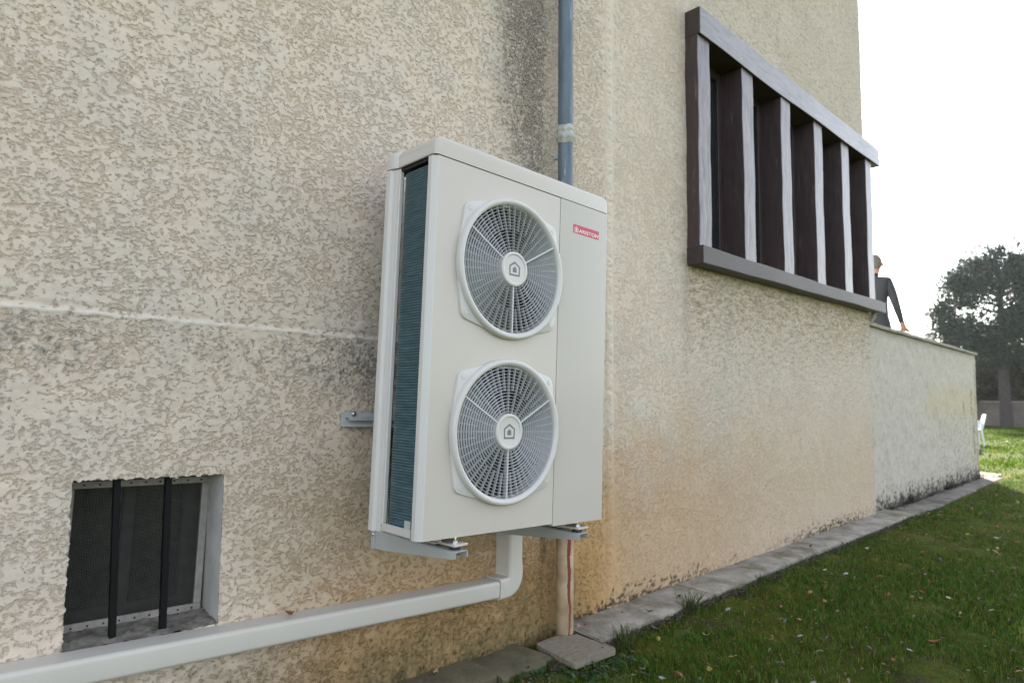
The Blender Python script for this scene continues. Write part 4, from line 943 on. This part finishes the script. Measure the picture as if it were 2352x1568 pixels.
finish(bpy.data.objects.new('leaf_litter', me), None, 'small scraps of dead leaf scattered through the lawn', 'litter', None, 'stuff')
# pebbles by the slab and a strip of loose soil clods along the concrete edge
mb = MB()
for k in range(900):
    x = 2.2+random.random()**1.3*6.0; y = -.250-abs(random.gauss(0, .028)); r = random.uniform(.004, .017); gz = float(ground_z(x, y))
    ph = [random.uniform(.7, 1.2) for _ in range(6)]
    P = [(x+r*ph[0], y, gz), (x-r*ph[1], y, gz), (x, y+r*ph[2], gz), (x, y-r*ph[3], gz), (x, y, gz+r*ph[4]*.8), (x, y, gz-r)]
    mb.add(P, [(0, 2, 4), (2, 1, 4), (1, 3, 4), (3, 0, 4), (2, 0, 5), (1, 2, 5), (3, 1, 5), (0, 3, 5)])
mb.build('soil_clods', M['soil'], None, smooth=None, label='dark soil crumbs along the edge of the concrete strip', category='soil', kind='stuff')

# moss cushions on the bare soil by the slab and strip
M['moss'] = mat('yellow_green_moss', (0.072, 0.082, 0.012), 0.95, var=0.4, scale=30, bump=0.006, bscale=140)
for k, (x, y, rx_, ry_, lb) in enumerate(((2.20, -.335, .10, .05, 'yellow-green moss cushion between mossy concrete and paving slab'), (2.33, -.52, .09, .05, 'yellow-green moss patch in front of the paving slab'), (2.78, -.44, .08, .045, 'dull moss patch to the right of the paving slab'),
                                          (3.02, -.40, .08, .035, 'small moss patch beside the concrete strip'))):
    g = np.random.default_rng(700+k); rs = []; nn = 26; wob = 1+.22*np.sin(np.arange(nn)*2*math.pi/nn*3+k)+g.normal(0, .10, nn); gz = float(ground_z(x, y))-.012
    for t, h_ in ((1.0, -.004), (.85, .003), (.6, .007), (.3, .010), (.04, .010)):
        rs.append([(x+rx_*t*wob[i_]*math.cos(2*math.pi*i_/nn), y+ry_*t*wob[i_]*math.sin(2*math.pi*i_/nn), gz+h_+g.normal(0, .0015)) for i_ in range(nn)])
    MB().rings(rs).build('moss_patch', M['moss'], None, smooth=60, label=lb, category='moss', group='moss patches on the lawn edge')

# weeds: creeping leafy plants and grass tufts at the slab and strip
def weed(x, y, n, spread, hgt, label, seed, leafr=.011, group='creeping weeds by the paving slab'):
    g = np.random.default_rng(seed); V, F, Cc = [], [], []; o_ = 0; gz = float(ground_z(x, y))
    for k in range(n):
        a = g.uniform(0, 6.28); d_ = spread*g.random()**.6; cx, cy = d_*math.cos(a), d_*math.sin(a)*.6; cz = g.uniform(.2, 1)*hgt*(1.1-d_/spread*.6)
        r = leafr*g.uniform(.6, 1.2); yaw = g.uniform(0, 6.28); tl = g.uniform(-.5, .5); nn = 6
        ring = [(r*(1-.18*(i_ % 2))*math.cos(i_*math.pi*2/nn), r*(1-.18*(i_ % 2))*math.sin(i_*math.pi*2/nn)) for i_ in range(nn)]
        for (p_, q_) in ring:
            V.append((cx+p_*math.cos(yaw)-q_*math.sin(yaw), cy+p_*math.sin(yaw)+q_*math.cos(yaw), cz+tl*p_+.3*abs(q_)))
        F.append(tuple(range(o_, o_+nn))); o_ += nn
        c_ = np.array((0.055, 0.115, 0.040))*g.uniform(.6, 1.3); Cc += [c_]*nn
    st_ = thing('weed', label, 'plant', (x, y, gz-.012), group=group)
    me = fast_mesh('leaves', np.array(V), np.array(F), np.array(Cc), False); me.materials.append(M['leafy']); finish(bpy.data.objects.new('leaves', me), st_, kind='stuff')
    mb = MB()
    for k in range(7):
        a = g.uniform(0, 6.28); mb.tube([(0, 0, 0), (spread*.4*math.cos(a), spread*.25*math.sin(a), hgt*.5), (spread*.8*math.cos(a), spread*.5*math.sin(a), hgt*.6)], .0012, 5)
    mb.build('stems', M['bark'], st_)
weed(2.12, -.262, 60, .13, .040, 'leafy green weed spreading at the edge of the mossy concrete', 1)
weed(2.32, -.405, 110, .16, .035, 'creeping green weed along the front edge of the paving slab', 2)
weed(2.50, -.415, 50, .09, .03, 'small green weed at the right front corner of the paving slab', 3)
weed(2.82, -.05, 26, .06, .03, 'tiny green weed growing on the concrete strip', 4, .008)
def tuft(x, y, n, h, spread, label, seed):
    g = np.random.default_rng(seed); V, F, Cc = [], [], []; gz = float(ground_z(x, y))
    for k in range(n):
        a = g.uniform(0, 6.28); hh = h*g.uniform(.5, 1.1); ln = g.uniform(.2, 1.0); w = .0016; bx, by = g.normal(0, spread*.25), g.normal(0, spread*.25); o_ = len(V)
        for (t, s) in ((0, 1), (.45, .9), (.8, .6), (1.0, .05)):
            r = ln*hh*t**1.6; zz = hh*(t-.35*ln*t*t)
            for sg in (-1, 1): V.append((bx+r*math.cos(a)-sg*s*w*math.sin(a), by+r*math.sin(a)+sg*s*w*math.cos(a), zz))
        for j in range(3): F.append((o_+2*j, o_+2*j+1, o_+2*j+3, o_+2*j+2))
        c_ = np.array((0.075, 0.10, 0.030))*g.uniform(.6, 1.4); Cc += [c_]*8
    me = fast_mesh('grass_tuft', np.array(V), np.array(F), np.array(Cc), False); me.materials.append(M['grass'])
    o = finish(bpy.data.objects.new('grass_tuft', me), None, label, 'plant', 'grass tufts along the concrete strip'); o.location = (x, y, gz-.005)
tuft(3.34, -.27, 130, .13, .10, 'wiry grass tuft leaning over the concrete strip edge', 1)
tuft(2.70, -.28, 90, .10, .12, 'thin grass tuft beside the paving slab corner', 2)
tuft(2.62, -.36, 120, .07, .07, 'low grass tuft in front of the paving slab corner', 3)
tuft(4.2, -.27, 60, .06, .12, 'short grass tuft halfway along the concrete strip', 4)
# dead plants along the foot of the terrace wall
g = np.random.default_rng(300); V, F, Cc = [], [], []
for j in range(900):
    px_ = g.uniform(7.4, 12.2); dn = 0.5+0.5*math.sin(px_*3.1)+0.5*math.sin(px_*7.3+1); py_ = AY-.012-abs(g.normal(0, .03)); hh = g.uniform(.02, .10)*max(.25, dn); o_ = len(V); w = g.uniform(.006, .015); gz = float(ground_z(px_, 0))+.012
    V += [(px_-w, py_, gz), (px_+w, py_, gz), (px_+g.normal(0, .02), py_-.02*g.random(), gz+hh)]; F.append((o_, o_+1, o_+2)); Cc += [np.array((0.045, 0.040, 0.024))*g.uniform(.5, 1.6)]*3
me = fast_mesh('withered_weeds', np.array(V), np.array(F), np.array(Cc), False); me.materials.append(M['leafy'])
finish(bpy.data.objects.new('withered_weeds', me), None, 'dark withered weeds along the foot of the terrace wall', 'plants', None, 'stuff')

# ================================================================= BACKGROUND: chair, pine, shrubs, garden wall, far house
ch = thing('garden_chair', 'white plastic garden chair on the sunlit lawn behind the terrace wall end', 'chair', (20.35, 1.70, -.055), (0, 0, R(200)))
for (sx_, sy_) in ((-1, -1), (-1, 1), (1, -1), (1, 1)):
    MB().tube([(sx_*.26, sy_*.24, 0), (sx_*.235, sy_*.20, .40), (sx_*.24, sy_*.21, .60 if True else 0)], [.018, .022, .02], 10).build('leg', M['whitechair'], ch)
MB().box((-.23, -.22, .39), (.23, .22, .415)).build('seat', M['whitechair'], ch, bevel=.01)
for sx_ in (-1, 1):
    MB().tube([(sx_*.26, -.24, .30), (sx_*.262, -.25, .56), (sx_*.262, -.20, .615), (sx_*.262, 0, .63), (sx_*.262, .18, .615), (sx_*.25, .24, .52)], .02, 10).build('armrest', M['whitechair'], ch)
MB().prism(rounded([(-.23, .41), (.23, .41), (.21, .80), (-.21, .80)], [.02, .02, .09, .09]), lambda a, z, h: (a, .21+.25*(z-.41)+h, z), 0, .02).build('backrest', M['whitechair'], ch)
db = thing('low_dark_block', 'small low dark block lying on the lawn by the terrace wall end', 'block', (17.55, 1.10, -.05), (0, 0, .3))
MB().prism(rounded([(-.19, 0), (.19, 0), (.15, .11), (-.13, .13)], [.02, .02, .05, .05]), lambda a, z, h: (a, h, z), -.11, .11).build('block_body', M['darkrubber'], db, bevel=.012)
MB().box((-.10, -.115, .05), (.08, -.109, .08)).build('block_face', M['bar'], db)

def needle_cloud(centres, n_per, rad, ln, wd, cols, seed, up=.3):
    g = np.random.default_rng(seed); K = len(centres)*n_per
    c_ = np.repeat(np.array(centres), n_per, 0); d_ = g.standard_normal((K, 3)); d_ /= np.linalg.norm(d_, axis=1)[:, None]
    rad = np.repeat(np.broadcast_to(rad, len(centres)), n_per)
    p = c_ + d_*(rad*g.random(K)**.5)[:, None]
    dr = d_ + g.standard_normal((K, 3))*.6; dr[:, 2] += up; dr /= np.linalg.norm(dr, axis=1)[:, None]
    sd = np.cross(dr, g.standard_normal((K, 3))); sd /= np.linalg.norm(sd, axis=1)[:, None]
    l_ = ln*g.uniform(.6, 1.3, K)[:, None]; w_ = wd*g.uniform(.6, 1.3, K)[:, None]
    P = np.stack([p-sd*w_*.4, p+dr*l_*.5-sd*w_, p+dr*l_, p+dr*l_*.5+sd*w_], 1).reshape(-1, 3)
    F = np.arange(K)[:, None]*4+np.array([0, 1, 2, 3])
    cc = np.array(cols)[g.integers(0, len(cols), K)]*g.uniform(.6, 1.4, (K, 1))
    return P, F, np.repeat(cc, 4, 0)
pine = thing('pine_tree', 'tall round-crowned pine tree standing beyond the lawn on the right', 'tree', (33.9, 3.05, -.05))
g = np.random.default_rng(12)
MB().tube([(0, 0, -.1), (.03, .02, 1.2), (-.02, .03, 2.6), (.05, 0, 4.2), (.0, .03, 5.6), (0, 0, 6.8)], [.26, .20, .18, .15, .09, .04], 12).build('trunk', M['bark'], pine)
tips = []; mbb = MB()
for k in range(64):
    az = g.uniform(0, 6.28); t = g.random()
    z = 3.05+4.1*t; rmax = 2.36*math.sqrt(max(0.03, 1-((z-4.75)/2.65)**2)); z0_ = max(2.6, z-g.uniform(.2, .9))
    e_ = Vector((rmax*math.cos(az), rmax*math.sin(az), z)); s_ = Vector((0, 0, z0_)); md = s_.lerp(e_, .5)+Vector((0, 0, .15))
    mbb.tube([s_, md, e_], [.05, .03, .012], 5)
    for f_ in (1.0, .88, .74, .58):
        for j in range(3):
            q_ = s_.lerp(e_, f_)+Vector(g.normal(0, .24, 3)); tips.append(tuple(q_))
for k in range(330):
    d_ = g.standard_normal(3); d_ /= np.linalg.norm(d_)
    if d_[2] < -.55: continue
    tips.append((2.25*d_[0]*g.uniform(.80, 1.0), 2.25*d_[1]*g.uniform(.80, 1.0), 4.75+2.40*d_[2]*g.uniform(.82, 1.0)))
for k in range(60): tips.append((g.normal(-1.0, .5), g.normal(-.45, .45), g.uniform(2.5, 4.2)))
mbb.build('branches', M['bark'], pine)
P, F, cc = needle_cloud(tips, 40, g.uniform(.17, .34, len(tips)), .20, .029, [(0.020, 0.042, 0.026), (0.030, 0.055, 0.034), (0.026, 0.046, 0.036)], 5)
me = fast_mesh('crown', P, F, cc, False); me.materials.append(M['needles']); finish(bpy.data.objects.new('crown', me), pine, kind='stuff')

def shrub(x, y, rx, ry, h, cols, label, seed, z0=-.05, lf=.24, n=340, name='shrub'):
    g = np.random.default_rng(seed); t = thing(name, label, 'shrub' if name == 'shrub' else 'tree', (x, y, z0), group='shrubs along the far garden wall')
    cen = []
    for k in range(n):
        d_ = g.standard_normal(3); d_ /= np.linalg.norm(d_); r = g.uniform(.55, 1.0)
        cen.append((rx*d_[0]*r, ry*d_[1]*r, h*.5+h*.5*d_[2]*r*.95))
    P, F, cc = needle_cloud(cen, 24, g.uniform(.15, .40, n), lf, lf*.38, cols, seed+1, 0)
    P[:, 2] = np.maximum(P[:, 2], .02)
    me = fast_mesh('foliage', P, F, cc, False); me.materials.append(M['leafy']); finish(bpy.data.objects.new('foliage', me), t, kind='stuff')
    mb = MB()
    for k in range(6):
        a = g.uniform(0, 6.28); mb.tube([(0, 0, 0), (rx*.3*math.cos(a), ry*.3*math.sin(a), h*.4), (rx*.7*math.cos(a), ry*.7*math.sin(a), h*.85)], [.05, .03, .01], 6)
    mb.build('stems', M['bark'], t)
G1 = [(0.040, 0.042, 0.022), (0.060, 0.052, 0.030), (0.030, 0.036, 0.020), (0.075, 0.058, 0.028)]
G2 = [(0.030, 0.055, 0.034), (0.040, 0.068, 0.044), (0.024, 0.044, 0.030)]
shrub(36.5, 5.4, 2.0, 1.6, 3.3, G1, 'tall brownish shrub behind the terrace wall end', 91)
shrub(37.2, 2.9, 2.0, 1.7, 3.6, G1, 'brown autumn shrub directly behind the pine trunk', 93)
shrub(37.0, .3, 2.2, 1.7, 3.4, G1, 'dull brown shrub at the right edge behind the pine', 95)
shrub(36.0, 7.8, 2.0, 1.6, 3.0, G1, 'olive brown shrub hidden mostly by the terrace wall', 97)
shrub(37.5, -2.6, 2.2, 1.8, 3.8, G1, 'large dull shrub beyond the right edge of the lawn', 101)
gw = thing('garden_wall', 'low dark old garden wall behind the pine at the lawn edge', 'wall', (35.3, 3.5, -.1), (0, 0, R(-24)))
MB().box((-.15, -9, 0), (.15, 10, 1.05)).build('wall_face', M['farwall'], gw, smooth=None)
for k in range(19):
    MB().box((-.2, -9+k, 1.052), (.2, -8.01+k, 1.12)).build('coping_stone', M['coping'], gw, bevel=.02)
fh = thing('far_house', 'distant pale house with two chimneys just showing above the terrace coping', 'house', (69.5, 13.2, -.1), (0, 0, R(45)))
MB().box((-4, -5, 0), (4, 5, 4.4)).build('wall', M['farhouse'], fh, smooth=None)
rf = MB().prism([(-4.4, 4.4), (0, 5.75), (4.4, 4.4), (4.4, 4.25), (-4.4, 4.25)], lambda a, z, h: (a, h, z), -5.4, 5.4).build('roof', M['rooftile'], fh, smooth=None)
for y_, zt_ in ((-.95, 6.45), (.95, 6.85)):
    MB().box((-.3, y_-.32, 5.2), (.3, y_+.32, zt_)).build('chimney', M['farhouse'], rf, smooth=None)
    MB().box((-.36, y_-.38, zt_+.002), (.36, y_+.38, zt_+.12)).build('chimney_cap', M['coping'], rf, smooth=None)

# ================================================================= PERSON on the terrace, right hand on the coping
def person():
    t = thing('person', 'person in a dark jacket on the terrace, hand resting on the parapet coping', 'person', (8.90, .44, 1.215))
    J = dict(pel=(8.90, .44, 2.13), spine=(8.92, .44, 2.35), chest=(8.95, .44, 2.53), neckb=(8.97, .44, 2.66), neck=(8.985, .435, 2.735), head=(9.01, .43, 2.81), crown=(9.01, .43, 2.90),
             rsh=(8.965, .275, 2.585), rel=(8.945, .195, 2.31), rwr=(9.005, .150, 2.07), rpalm=(9.045, .140, 2.015), 
             lsh=(8.95, .61, 2.60), lel=(8.90, .68, 2.33), lwr=(8.97, .66, 2.09), lpalm=(9.0, .655, 2.02),
             rhip=(8.90, .35, 2.07), rkn=(8.92, .34, 1.69), ran=(8.87, .34, 1.295), rtoe=(9.04, .33, 1.25),
             lhip=(8.90, .53, 2.07), lkn=(8.95, .54, 1.69), lan=(8.93, .55, 1.295), ltoe=(9.10, .56, 1.25))
    rad = dict(pel=.135, spine=.125, chest=.145, neckb=.075, neck=.055, head=.085, crown=.075, rsh=.068, rel=.048, rwr=.030, rpalm=.030, lsh=.068, lel=.048, lwr=.030, lpalm=.032,
               rhip=.095, rkn=.062, ran=.045, rtoe=.038, lhip=.095, lkn=.062, lan=.045, ltoe=.038)
    E_ = [('pel', 'spine'), ('spine', 'chest'), ('chest', 'neckb'), ('neckb', 'neck'), ('neck', 'head'), ('head', 'crown'), ('chest', 'rsh'), ('rsh', 'rel'), ('rel', 'rwr'), ('rwr', 'rpalm'),
          ('chest', 'lsh'), ('lsh', 'lel'), ('lel', 'lwr'), ('lwr', 'lpalm'), ('pel', 'rhip'), ('rhip', 'rkn'), ('rkn', 'ran'), ('ran', 'rtoe'), ('pel', 'lhip'), ('lhip', 'lkn'), ('lkn', 'lan'), ('lan', 'ltoe')]
    # right hand fingers lie forward over the coping
    for k, (dy, ln) in enumerate(((-.032, .068), (-.011, .080), (.011, .075), (.031, .058))):
        a = 'f%da' % k; b_ = 'f%db' % k; c_ = 'f%dc' % k
        J[a] = (9.085, .140+dy*.9, 1.995); J[b_] = (9.085+ln*.55, .140+dy*1.15, 1.975); J[c_] = (9.085+ln, .140+dy*1.25, 1.948)
        rad[a] = .013; rad[b_] = .0105; rad[c_] = .0085; E_ += [('rpalm', a), (a, b_), (b_, c_)]
    J['t0'] = (9.04, .175, 1.985); J['t1'] = (9.075, .205, 1.955); rad['t0'] = .014; rad['t1'] = .010; E_ += [('rpalm', 't0'), ('t0', 't1')]
    names = list(J); idx = {n_: i_ for i_, n_ in enumerate(names)}
    me = bpy.data.meshes.new('skeleton'); base = Vector((8.90, .44, 1.215))
    me.from_pydata([tuple(Vector(J[n_])-base) for n_ in names], [(idx[a], idx[b_]) for a, b_ in E_], [])
    o = bpy.data.objects.new('skeleton', me); C.objects.link(o)
    o.modifiers.new('skin', 'SKIN')
    sv = me.skin_vertices[0].data
    for n_ in names:
        r = rad[n_]; sv[idx[n_]].radius = (r, r)
    for n_ in ('spine', 'chest', 'pel'): sv[idx[n_]].radius = (rad[n_]*1.25, rad[n_]*.85)
    sv[idx['pel']].use_root = True
    ss = o.modifiers.new('sub', 'SUBSURF'); ss.levels = 2; ss.render_levels = 2
    bpy.context.view_layer.update()
    bm_ = bpy.data.meshes.new_from_object(o.evaluated_get(bpy.context.evaluated_depsgraph_get()))
    bpy.data.objects.remove(o)
    bm_.name = 'body'; bm_.materials.clear()
    for k in ('jacket', 'skin', 'jeans'): bm_.materials.append(M[k])
    for p in bm_.polygons:
        c_ = p.center+base; mi = 0
        if c_.z > 2.70: mi = 1
        elif c_.z < 2.04 and c_.y > .22 and c_.y < .62 and c_.x < 9.03 or c_.z < 1.9: mi = 2
        elif c_.z < 2.075: mi = 1
        if c_.z < 1.285: mi = 0
        p.material_index = mi; p.use_smooth = True
    finish(bpy.data.objects.new('body', bm_), t)
    # hair cap, ears
    mb = MB(); rs = []
    for k in range(7):
        ph = k/6*math.pi*.56; rs.append([(9.005-base.x-.004+.098*math.sin(ph)*math.cos(a)*(1.0 if math.cos(a) < .2 else .92)+.001, .43-base.y+.083*math.sin(ph)*math.sin(a), 2.835-base.z+.122*math.cos(ph)-.045*math.sin(ph)*(math.cos(a) < -.2)) for a in np.linspace(0, 2*math.pi, 20, endpoint=False)])
    rs[0] = [(p[0]+.002*math.cos(i_), p[1]+.002*math.sin(i_), p[2]) for i_, p in enumerate(rs[0])]
    mb.rings(rs); mb.build('hair', M['hair'], t, smooth=60)
    for sy_ in (-1, 1):
        mb = MB(); mb.rings([[(.105+.022*s_*math.cos(a), -.01+sy_*(.078+.018*s2), 1.60+.034*s_*math.sin(a)) for a in np.linspace(0, 6.283, 10, endpoint=False)] for s_, s2 in ((.7, 0), (1, .6), (.9, 1.0), (.3, .9))])
        mb.build('ear', M['skin'], t, smooth=60)
    mb = MB(); mb.rings([[(.125+.165*math.cos(a)*q_, .0+.20*math.sin(a)*q_, z_) for a in np.linspace(0, 6.283, 22, endpoint=False)] for z_, q_ in ((.76, .98), (.80, 1.0), (.86, .95), (.93, .88))], cap=False)
    mb.v = [(p[0]-.125, p[1], p[2]) for p in mb.v]; mb.build('jacket_hem', M['jacket'], t, smooth=60)
person()

# ================================================================= HAZE: thin volume added to stand in for lens glare
hm = bpy.data.materials.new('glare_haze'); hm.use_nodes = True; nt = hm.node_tree; nt.nodes.clear()
pvn = nt.nodes.new('ShaderNodeVolumePrincipled'); pvn.inputs['Color'].default_value = (0.90, 0.94, 1.0, 1); pvn.inputs['Density'].default_value = 0.00030; pvn.inputs['Anisotropy'].default_value = 0.45
mo_ = nt.nodes.new('ShaderNodeOutputMaterial'); nt.links.new(pvn.outputs['Volume'], mo_.inputs['Volume'])
MB().box((-8, -14, -1.3), (80, 45, 9.4)).build('added_haze', hm, None, smooth=None, kind='stuff', label='thin haze volume added over the garden in place of lens glare', category='added_haze')
